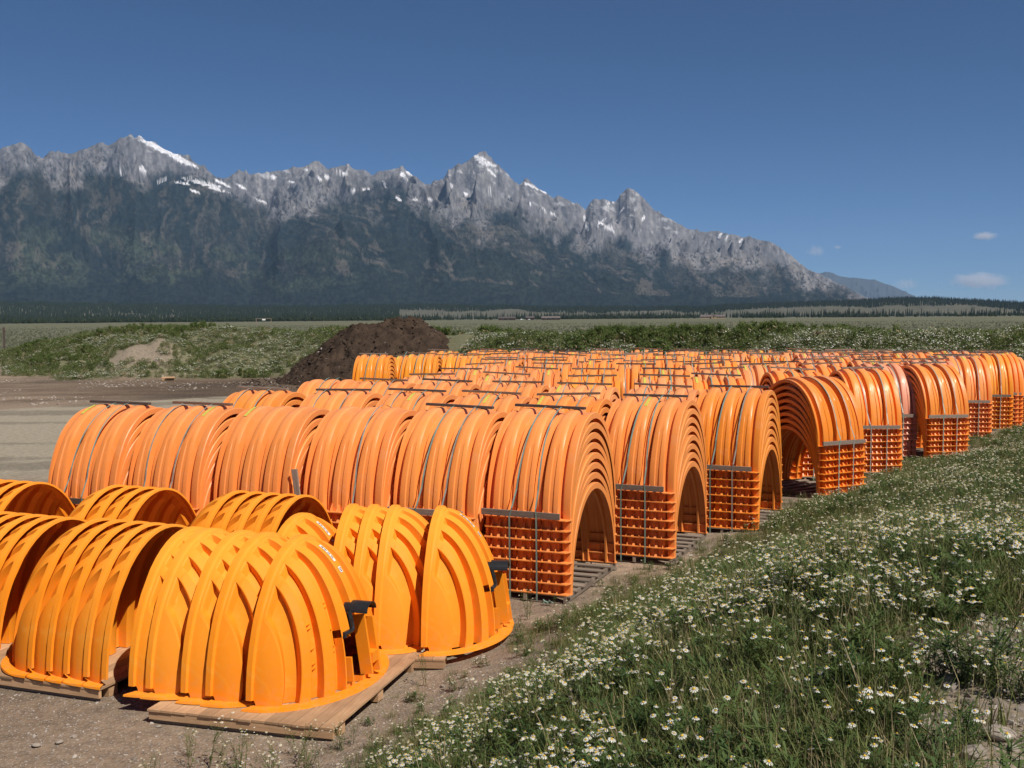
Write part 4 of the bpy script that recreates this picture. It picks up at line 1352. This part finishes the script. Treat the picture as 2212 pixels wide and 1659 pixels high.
# weeds over the far bank and the spoil lobes
wm = [M_WEED, M_PET, M_DISC, M_DRY]
wk = [bushlet(70, .55, .38, 110, .12, wm, 4, .03), bushlet(71, .5, .42, 100, .10, wm, 20, .03), bushlet(72, .45, .45, 80, .10, wm, 42, .032), bushlet(73, .75, .3, 110, .16, wm, 0, spike=True),
      bushlet(74, .4, .35, 70, .12, [M_DRY, M_PET, M_DISC, M_GR], 8, .03)]
x, y = sample((-62, 60), (-5, 108), 210000)
d, hv, sdb, s_ = seg_dist(x, y, BERM)
wobn = fbm(x * .35, y * .35, 4, 41) - .5
m1 = (1 - sstep(4.8, 6.8, d + wobn * 3))
lob = np.zeros_like(x)
for (cx, cy, rad) in ((-27.5, 80.5, 6.8), (-21, 80, 5.5), (-34, 84, 6.0), (-46, 76, 5.0), (-14, 80, 5)):
    lob = np.maximum(lob, 1 - sstep(0.8, 1.05, np.hypot(x - cx, y - cy) / rad + wobn * .7))
bare = 1 - sstep(0.6, 1.8, np.hypot((x + 26.5) / 1.3, y - 77.5) + wobn * 3)
p_ = np.maximum(m1, lob * .9) * (1 - bare)
heapd = np.hypot((x + 9.0), (y - 71.5))
keep = (rng.random(len(x)) < p_ * np.where(x < 0, .85, 1.0)) & (heapd > 6.9) & (np.abs(np.arctan2(x, y)) < R(36)) & (y > 5) & (dr_of(x, y) < 60)
x, y, wn = x[keep], y[keep], wobn[keep]
fl = fbm(x * .22 + 3, y * .35, 4, 531)
spk = fbm(x * .15 + 30, y * .15, 3, 541)
pk = np.where(fl > .56, rng.integers(1, 3, len(x)), np.where(spk > .52, 3, 0))
pk = np.where(rng.random(len(x)) < .12, 4, pk)
pk = np.where(rng.random(len(x)) < .22, rng.integers(0, 3, len(x)), pk)
scatter("weeds", on_ground(x, y), rng.uniform(.45, 1.05, len(x)) * np.where(x < -14, .8, 1.0), wk, pk, lean=.06)

# sagebrush plain
sk = [bushlet(80 + i, .5, .45, 60, .16, [M_SAGE, M_PET, M_DISC, M_SAGE], 0) for i in range(2)]
rr_ = 95 * np.exp(rng.uniform(0, 1, 26000) * math.log(9)); tt_ = rng.uniform(R(-36), R(36), 26000)
x, y = rr_ * np.sin(tt_), rr_ * np.cos(tt_)
d, hv, sdb, s_ = seg_dist(x, y, BERM)
keep = (sdb < 0) & (d > 5)
x, y = x[keep], y[keep]
scatter("sagebrush", on_ground(x, y), rng.uniform(.5, 1.2, len(x)), sk, lean=.03)


# stones
def stone_mesh(seed, mat):
    rd = random.Random(seed)
    import bmesh
    bm = bmesh.new(); bmesh.ops.create_icosphere(bm, subdivisions=2 if seed >= 95 else 1, radius=1.0)
    ax = [rd.uniform(.7, 1.25), rd.uniform(.6, 1.0), rd.uniform(.35, .6)]
    off = [Vector((rd.uniform(-1, 1), rd.uniform(-1, 1), rd.uniform(-1, 1))).normalized() for _ in range(5)]
    for v_ in bm.verts:
        k = 1.0
        for o_ in off:
            k -= max(0, v_.co.dot(o_) - .62) * .55
        v_.co = Vector((v_.co.x * ax[0] * k, v_.co.y * ax[1] * k, v_.co.z * ax[2] * k))
    me = bpy.data.meshes.new("stone"); bm.to_mesh(me); bm.free(); me.materials.append(mat)
    me.polygons.foreach_set("use_smooth", [seed >= 95] * len(me.polygons))
    return me


M_GRAV, nt, b = new_mat("gravel_stone")
oi = N(nt, "ShaderNodeObjectInfo")
c = mixc(nt, oi.outputs["Random"], (0.17, 0.135, 0.11), (0.40, 0.345, 0.29))
nt.links.new(c, b.inputs["Base Color"]); b.inputs["Roughness"].default_value = .9; b.inputs["Specular IOR Level"].default_value = .2
stK = [stone_mesh(90 + i, M_GRAV) for i in range(4)]
x1, y1 = sample((-7, 0.4), (8.2, 12), 9000); x2, y2 = sample((-1.5, 5), (9, 22), 5000); x3, y3 = sample((1.0, 4.5), (2.8, 7.5), 8000); x4, y4 = sample((-42, -8), (50, 82), 5000); x5, y5 = sample((-3, 3), (3, 10), 3500)
x = np.concatenate([x1, x2, x3, x4, x5]); y = np.concatenate([y1, y2, y3, y4, y5])
s_ = np.concatenate([rng.lognormal(-4.75, .5, 9000), rng.lognormal(-4.6, .5, 5000), rng.lognormal(-4.3, .6, 8000), rng.lognormal(-2.9, .45, 5000), rng.lognormal(-4.6, .5, 3500)])
k = np.ones(len(x), bool)
k[9000:14000] = (dr_of(x[9000:14000], y[9000:14000]) > -1.6) & (dr_of(x[9000:14000], y[9000:14000]) < 1.6)
k[22000:27000] = (fbm(x[22000:27000] * .2, y[22000:27000] * .3, 3, 551) > .58) & (y[22000:27000] - 50 > (x[22000:27000] + 23) * .95 + 1)
scatter("gravel", np.column_stack([x[k], y[k], ground_h(x[k], y[k]) + .002]), np.clip(s_[k], .004, .16), stK, lean=.4)

M_CLOD = flat("soil_clod", (0.055, 0.038, 0.028), 1.0, .1, 3, .4)
gx_, gy_, hz_ = HEAP[0]
ii = rng.integers(0, gx_.size, 5200)
zz = hz_.ravel()[ii]; dd_ = np.hypot(gx_.ravel()[ii], gy_.ravel()[ii])
kk = (zz > .05) | ((dd_ < 9.5) & (rng.random(5200) < .25))
jx, jy = rng.normal(0, .05, 5200), rng.normal(0, .05, 5200)
clodK = [stone_mesh(10 + i, M_CLOD) for i in range(3)] + [stone_mesh(14, M_GRAV)]
pkc = np.where(rng.random(kk.sum()) < .06, 3, rng.integers(0, 3, kk.sum()))
scatter("soil_clods", np.column_stack([gx_.ravel()[ii] + jx - 8.9, gy_.ravel()[ii] + jy + 71.5, np.maximum(zz, .02)])[kk], np.clip(rng.lognormal(-2.6, .5, kk.sum()), .03, .3), clodK, pkc, lean=.6)

for (px, py, sz, lab, r_) in ((78, 1609, .045, "palm sized brown stone on the dirt at the lower left", 0), (128, 1602, .05, "flat pale stone right of the brown one at the lower left", 1), (343, 1568, .035, "small round stone just below the foremost pallet", 2)):
    p = at(px, py, 0.015)
    o = ob("stone", stone_mesh(95 + r_, M_STONE), None, (p.x, p.y, .012), (0, 0, r_)); o.scale = (sz, sz, sz * .8)
    tag(o, lab, "stone")
for (x_, y_, sz, lab, r_) in ((1.93, 4.15, .085, "largest pale stone among daisies at the lower right", 3), (1.80, 4.75, .05, "small stone above the large one at the lower right", 4), (2.15, 4.6, .045, "pale stone at the right frame edge on the gravel", 5)):
    z_ = float(ground_h(np.array([x_]), np.array([y_]))[0])
    o = ob("stone", stone_mesh(95 + r_, M_STONE), None, (x_, y_, z_ + .02), (0, 0, r_)); o.scale = (sz, sz, sz * .8)
    tag(o, lab, "stone")
p = at(1137, 1352, 0.04)
o = ob("stone", stone_mesh(99, M_STONE), None, (p.x, p.y, .03), (0, 0, .4)); o.scale = (.09, .06, .06)
tag(o, "tan stone alone on bare ground below the grey-boarded stack", "stone")

# ------------------------------------------------------------------ conifers
M_CON = leafmat("conifer_green", (0.018, 0.030, 0.018), (0.034, 0.048, 0.026), .9, 0)
M_BARK = flat("bark", (0.09, 0.065, 0.05), .95)


def conifer(seed, h=17.0, w=2.6, tiers=9, seg=9):
    rd = random.Random(seed); mb = MB()
    for t in range(tiers):
        f = t / tiers
        z0 = h * (.10 + .86 * f); z1 = min(h, z0 + h * .22)
        r0 = w * (1 - f) ** .85 * rd.uniform(.8, 1.15) + .12
        a0 = rd.uniform(0, 6)
        for k in range(seg):
            a = a0 + 2 * math.pi * k / seg; q = rd.uniform(.6, 1.2)
            aw = 2 * math.pi / seg * .62
            mb.poly([(math.cos(a - aw) * r0 * q * .6, math.sin(a - aw) * r0 * q * .6, z0 + .05 * h), (math.cos(a) * r0 * q, math.sin(a) * r0 * q, z0 - rd.uniform(0, .03) * h),
                     (math.cos(a + aw) * r0 * q * .6, math.sin(a + aw) * r0 * q * .6, z0 + .05 * h), (0, 0, z1)], 0)
    return mb


def conif_mesh(seed, **kw):
    mb = conifer(seed, **kw)
    mb.box((0, 0, 1.2), (.4, .4, 2.6), None, 1)
    return mb.mesh("conifer", [M_CON, M_BARK])


def roundtree(seed, h=9, w=3.4):
    rd = random.Random(seed); mb = MB()
    for _ in range(170):
        a = rd.uniform(0, 6.283); z = rd.uniform(.12, 1.0); rr0 = w * math.sqrt(max(0, 1 - ((z - .5) / .55) ** 2)) * math.sqrt(rd.uniform(.3, 1))
        c = Vector((rr0 * math.cos(a), rr0 * math.sin(a), z * h)); s = rd.uniform(.6, 1.2)
        d1 = Vector((rd.uniform(-1, 1), rd.uniform(-1, 1), rd.uniform(-1, 1))).normalized() * s; d2 = d1.cross(Vector((rd.uniform(-1, 1), rd.uniform(-1, 1), rd.uniform(-1, 1)))).normalized() * s
        mb.poly([c - d1, c + d2, c + d1, c - d2], 0)
    mb.box((0, 0, 1.0), (.4, .4, 2.2), None, 1)
    return mb.mesh("broad_tree", [leafmat("cottonwood_green", (0.035, 0.050, 0.022), (0.06, 0.078, 0.035), .9, 0), M_BARK])


conK = [conif_mesh(1), conif_mesh(2, h=14, w=3.0), conif_mesh(3, h=21, w=2.8), conif_mesh(4, h=11, w=2.4), roundtree(5), roundtree(6, 7, 4.2)]
# belt at the edge of the plain
n = 9500
tt_ = rng.uniform(R(-34), R(32), n)
dens = fbm(tt_ * 26, tt_ * 0, 3, 601)
lo = 2250 + 200 * fbm(tt_ * 12, tt_ * 0 + 4, 3, 603)
rr_ = lo + rng.random(n) ** 1.5 * 800 
k = (rng.random(n) < np.where(tt_ < R(-4), 1.0, .15 + .75 * sstep(.38, .58, dens)))
tt_, rr_ = tt_[k], rr_[k]
x, y = rr_ * np.sin(tt_), rr_ * np.cos(tt_)
pk = rng.integers(0, 6, len(x))
pk = np.where((tt_ < R(-6)) & (rng.random(len(x)) < .45), rng.integers(4, 6, len(x)), pk)
sc_ = rng.uniform(.55, 1.1, len(x)) * np.where(tt_ < R(-6), 1.0, .82)
scatter("forest", on_ground(x, y), sc_, conK, pk, lean=.02)
# on the bench
n = 60000
tt_ = rng.uniform(R(-34), R(32), n); bb = rng.uniform(0.02, .99, n)
Br_, Bz_ = bench(tt_, bb)
pp = fbm(tt_ * 22, bb * 2.6, 4, 611)
gap = sstep(.03, .08, bb) * (1 - sstep(.44, .47, bb + (pp - .5) * .5))
gap = gap * np.where(tt_ < R(-6), sstep(.54, .64, pp) * .8, 1.0)
k = (rng.random(n) < (1 - .998 * gap)) & (rng.random(n) < .85)
tt_, bb, Br_, Bz_ = tt_[k], bb[k], Br_[k], Bz_[k]
scatter("forest", np.column_stack([Br_ * np.sin(tt_), Br_ * np.cos(tt_), Bz_ - 1]), rng.uniform(.8, 1.3, len(tt_)), conK[:4], None, lean=.02)
# conifers standing apart in front of the belt, by the houses
LT = [(1018, 684, 1.0, "lone pointed conifer left of the low dark ranch houses"), (1128, 690, .9, "conifer standing over the left low ranch house"), (1238, 688, 1.15, "tall dark conifer just right of the low ranch houses"), (1290, 687, .85, "small conifer well right of the low ranch houses"),
      (1440, 687, .9, "conifer left of the pale gabled house"), (1592, 686, 1.0, "conifer right of the pale gabled house"), (1662, 685, 1.1, "dark conifer on the plain's edge, half way to the right"), (1772, 684, .9, "slim conifer before the pale bench at right"),
      (1835, 684, 1.2, "tall pair-like conifer before the pale bench at right"), (1960, 683, 1.05, "dark conifer near the right end of the tree belt"), (2098, 682, 1.1, "conifer close to the right frame edge on the belt"), (2170, 682, .95, "last conifer at the right frame edge")]
M_TR = conK[:4]
for i, (px, py, s, lab) in enumerate(LT):
    a_, _ = azel(px, py); r0 = 2100 + 60 * (i % 3)
    x_, y_ = r0 * math.sin(a_), r0 * math.cos(a_)
    z_ = float(ground_h(np.array([x_]), np.array([y_]))[0])
    e = ob("conifer_tree", None, None, (x_, y_, z_)); e.scale = (s, s, s)
    tag(e, lab, "tree", "conifers standing apart along the edge of the plain")
    cmb = conifer(700 + i, h=17, w=2.7)
    ob("crown", cmb.mesh("crown", [M_CON]), e)
    tb = MB(); tb.tube([(0, 0, -.3), (0, 0, 2), (0, 0, 9)], [.3, .24, .08], 6); ob("trunk", tb.mesh("trunk", [M_BARK]), e)

# ------------------------------------------------------------------ houses on the plain
M_LOG = flat("dark_log_wall", (0.060, 0.042, 0.032), .9, .2, .5, .3)
M_ROOF = flat("brown_roof", (0.13, 0.11, 0.10), .9, .2, .5, .2)
M_ROOF2 = flat("grey_brown_roof", (0.085, 0.07, 0.065), .9, .2, .5, .2)
M_TANW = flat("tan_wall", (0.40, 0.28, 0.17), .9, .2, .5, .2)
M_REDW = flat("red_wall", (0.36, 0.12, 0.08), .9, .2, .5, .2)
M_GLS = flat("window_glass", (0.03, 0.035, 0.04), .15, .6)
M_WHITE = flat("white_paint", (0.75, 0.75, 0.72), .6)


def gable(name, L, W, H, RH, mat, over=.8):
    mb = MB()
    l, w = L / 2 + over, W / 2 + over
    ri = [(-l, 0, H + RH), (l, 0, H + RH)]
    for s in (-1, 1):
        a_ = [(-l, s * w, H - .2), (l, s * w, H - .2), ri[1], ri[0]]
        mb.poly(a_ if s < 0 else a_[::-1]); b_ = [(p[0], p[1], p[2] - .3) for p in a_]
        mb.poly(b_[::-1] if s < 0 else b_)
        mb.poly([a_[0], b_[0], b_[1], a_[1]])
        for q in (0, 1):
            e0, e1 = (a_[0], a_[3]) if q == 0 else (a_[1], a_[2])
            mb.poly([e0, e1, (e1[0], e1[1], e1[2] - .3), (e0[0], e0[1], e0[2] - .3)])
    return mb.mesh(name, [mat])


def wallm(L, W, H, RH, mat):
    mb = MB(); l, w = L / 2, W / 2
    mb.poly([(-l, -w, -1), (l, -w, -1), (l, -w, H), (-l, -w, H)]); mb.poly([(l, w, -1), (-l, w, -1), (-l, w, H), (l, w, H)])
    mb.poly([(l, -w, -1), (l, w, -1), (l, w, H), (l, 0, H + RH - .3), (l, -w, H)]); mb.poly([(-l, w, -1), (-l, -w, -1), (-l, -w, H), (-l, 0, H + RH - .3), (-l, w, H)])
    return mb.mesh("wall", [mat])


def house(px, L, W, H, RH, wm_, rm, lab, r0=1900, wins=(), chim=(), front=None, rot=0):
    a_, _ = azel(px, 686)
    x_, y_ = r0 * math.sin(a_), r0 * math.cos(a_)
    z_ = float(ground_h(np.array([x_]), np.array([y_]))[0]) + .4
    z_ += .8
    e = ob("ranch_house", None, None, (x_, y_, z_), (0, 0, -a_ + R(rot)))
    tag(e, lab, "house", "ranch houses on the plain")
    wl = ob("wall", wallm(L, W, H, RH, wm_), e)
    rf = ob("roof", gable("roof", L, W, H, RH, rm), e)
    for (wx, ww, wh) in wins:
        mw = MB(); mw.box((wx, -W / 2 - .03, 1.7), (ww, .12, wh)); o_ = ob("window", mw.mesh("window", [M_WHITE]), e)
        mw = MB(); mw.box((wx, -W / 2 - .10, 1.7), (ww - .3, .06, wh - .3)); ob("pane", mw.mesh("pane", [M_GLS]), o_)
    for cx_ in chim:
        mc = MB(); mc.box((cx_, .6, H + RH + .2), (1.0, 1.0, 2.0)); ob("chimney", mc.mesh("chimney", [M_TANW]), rf)
    if front:
        fx, fl, fh, fm = front
        mfm = wallm(5, fl, fh, 2.2, fm)
        q = ob("porch_wall", mfm, e, (fx, -W / 2 - 2.0, 0), (0, 0, R(90)))
        q = ob("porch_roof", gable("porch_roof", 5, fl, fh, 2.2, rm, .5), e, (fx, -W / 2 - 2.0, 0), (0, 0, R(90)))
        mw = MB(); mw.box((fx, -W / 2 - 4.6, 2.0), (2.4, .1, 2.2)); ob("door", mw.mesh("door", [M_GLS]), e)
    return e


house(1095, 30, 9, 2.6, 2.6, M_LOG, M_ROOF2, "long low dark log house, leftmost of the ranch buildings", 1900, wins=((-8, 3, 1.6), (2, 3, 1.6)))
house(1145, 14, 8, 2.8, 3.4, M_LOG, M_ROOF2, "small dark gabled house between the two long ranch houses", 1900, wins=((0, 2.4, 1.8),))
house(1190, 32, 10, 2.6, 3.2, M_LOG, M_ROOF, "long low dark ranch house with a light brown roof", 1880, wins=((-9, 3, 1.6), (0, 3, 1.6), (9, 3, 1.6)))
house(1540, 42, 10, 2.8, 3.2, M_TANW, M_ROOF, "tan and red gabled ranch house with chimneys, right of the others", 1900, wins=((-16, 2.4, 1.6), (-10, 2.4, 1.6), (12, 2.6, 1.6), (17, 2.4, 1.6)), chim=(-2, 18), front=(1, 8, 3.2, M_TANW))
# white vans parked by the houses
for (px, s, lab) in ((1127, 1.0, "tiny white truck parked left of the light-roofed ranch house"), (1143, .8, "tiny white car parked in front of the small gabled house")):
    a_, _ = azel(px, 688); x_, y_ = 1850 * math.sin(a_), 1850 * math.cos(a_)
    z_ = float(ground_h(np.array([x_]), np.array([y_]))[0])
    e = ob("parked_truck" if s == 1 else "parked_car", None, None, (x_, y_, z_ + .5), (0, 0, -a_)); e.scale = (s, s, s)
    tag(e, lab, "truck" if s == 1 else "car")
    mb = MB(); mb.box((0, 0, .95), (5.2, 1.9, .9)); mb.box((-.6 if s == 1 else 0, 0, 1.7), (2.2, 1.7, .8), None, 0, .85); ob("body", mb.mesh("body", [M_WHITE]), e)
    for wx in (-1.6, 1.6):
        mb = MB(); mb.tube([(wx, -.98, .4), (wx, .98, .4)], .4, 10); ob("wheel", mb.mesh("wheel", [M_BLACK]), e)

# sign frame, short posts far across the plain, and a fence post
a_, _ = azel(570, 697)
e = ob("sign_frame", None, None, (900 * math.sin(a_), 900 * math.cos(a_), float(ground_h(np.array([900 * math.sin(a_)]), np.array([900 * math.cos(a_)]))[0])), (0, 0, -a_))
tag(e, "small post frame holding a white board, far left at the plain's edge", "sign")
mb = MB(); mb.box((-6, 0, 2.6), (.5, .3, 5.4)); ob("post", mb.mesh("post", [M_WGREY]), e)
mb = MB(); mb.box((6, 0, 2.6), (.5, .3, 5.4)); ob("post", mb.mesh("post", [M_WGREY]), e)
mb = MB(); mb.box((0, 0, 5.2), (11.5, .3, .35)); ob("crossbar", mb.mesh("crossbar", [M_WGREY]), e)
mb = MB(); mb.box((0, -.2, 4.3), (2.6, .1, 1.1)); ob("board", mb.mesh("board", [M_WHITE]), e)
p = Vector((-46.2, 97.0, 0))
z_ = float(ground_h(np.array([p.x]), np.array([p.y]))[0])
mb = MB(); mb.box((0, 0, 1.3), (.14, .14, 2.9)); mb.box((0, 0, 2.45), (.16, .16, .12))
e = tag(ob("fence_post", mb.mesh("fence_post", [M_WDARK]), None, (p.x, p.y, z_ - .1)), "weathered fence post at the left frame edge behind the bank", "fence post")
# pale cardboard scrap on the spoil
p = at(402, 756, .5)
mb = MB(); mb.box((0, 0, .1), (.85, .5, .22), Matrix.Rotation(R(8), 3, 'X'))
mb.box((.1, -.3, .12), (.6, .3, .04), Matrix.Rotation(R(-30), 3, 'X'))
px_, py_ = -23.6, 73.0
tag(ob("cardboard_box", mb.mesh("cardboard_box", [M_WNEW]), None, (px_, py_, float(ground_h(np.array([px_]), np.array([py_]))[0])), (0, 0, .3)), "pale flattened cardboard box on dirt below the weedy mound", "box")

# ------------------------------------------------------------------ clouds
def cloud(px, py, w, h, lab, dens=1.0, depth=42000.0):
    d = ray(px, py); t = depth / d.y
    c = Vector((d.x * t, d.y * t, CAMZ + d.z * t))
    W_ = w / FPX * depth; H_ = h / FPX * depth
    import bmesh
    bm = bmesh.new(); bmesh.ops.create_icosphere(bm, subdivisions=3, radius=1.0)
    me = bpy.data.meshes.new("cloud"); bm.to_mesh(me); bm.free()
    m = bpy.data.materials.new("cloud_vapor"); m.use_nodes = True; nt = m.node_tree; nt.nodes.clear()
    out = N(nt, "ShaderNodeOutputMaterial"); vp = N(nt, "ShaderNodeVolumePrincipled"); tc = N(nt, "ShaderNodeTexCoord")
    vp.inputs["Color"].default_value = (1, .97, .95, 1); vp.inputs["Anisotropy"].default_value = 0.0
    mp = N(nt, "ShaderNodeMapping"); nt.links.new(tc.outputs["Object"], mp.inputs[0]); mp.inputs["Scale"].default_value = (2.2, 2.2, 1.1); mp.inputs["Location"].default_value = (px * .1, py * .1, 0)
    n = noise(nt, 1.5, 5, .6, mp.outputs[0])
    ln = N(nt, "ShaderNodeVectorMath", operation='LENGTH'); nt.links.new(tc.outputs["Object"], ln.inputs[0])
    s = mth(nt, 'SUBTRACT', n, mth(nt, 'MULTIPLY', ln.outputs["Value"], 0.42))
    s = rng_map(nt, s, 0.14, 0.36, 0.0, 1.0)
    nt.links.new(mth(nt, 'MULTIPLY', s, dens * 2.2 / (H_ * 2)), vp.inputs["Density"])
    nt.links.new(vp.outputs[0], out.inputs["Volume"])
    me.materials.append(m)
    o = ob("cloud", me, None, c); o.scale = (W_ / 2 * 1.3, W_ / 3, H_ / 2 * 1.3)
    tag(o, lab, "cloud", "small fair-weather clouds at right")


cloud(2127, 510, 46, 16, "small bright cloud highest up at the right", 1.6)
cloud(2118, 606, 110, 34, "widest low puffy cloud near the right frame edge", 1.1)
cloud(1762, 542, 36, 22, "tiny ragged cloud just right of the falling ridge", .8)
cloud(1957, 614, 50, 22, "faint low cloud above the distant blue ridge", .5)
cloud(1809, 534, 16, 8, "tiniest wisp beside the ragged cloud", .7)

# ------------------------------------------------------------------ air
mb = MB(); mb.box((0, 15000, 1200), (76000, 36500, 2420))
mz = bpy.data.materials.new("haze"); mz.use_nodes = True; nt = mz.node_tree; nt.nodes.clear()
out = N(nt, "ShaderNodeOutputMaterial"); vp = N(nt, "ShaderNodeVolumePrincipled")
vp.inputs["Color"].default_value = (0.40, 0.64, 1.0, 1); vp.inputs["Density"].default_value = 1.7e-5; vp.inputs["Anisotropy"].default_value = 0.0
nt.links.new(vp.outputs[0], out.inputs["Volume"])
tag(ob("haze", mb.mesh("haze", [mz])), kind="stuff")
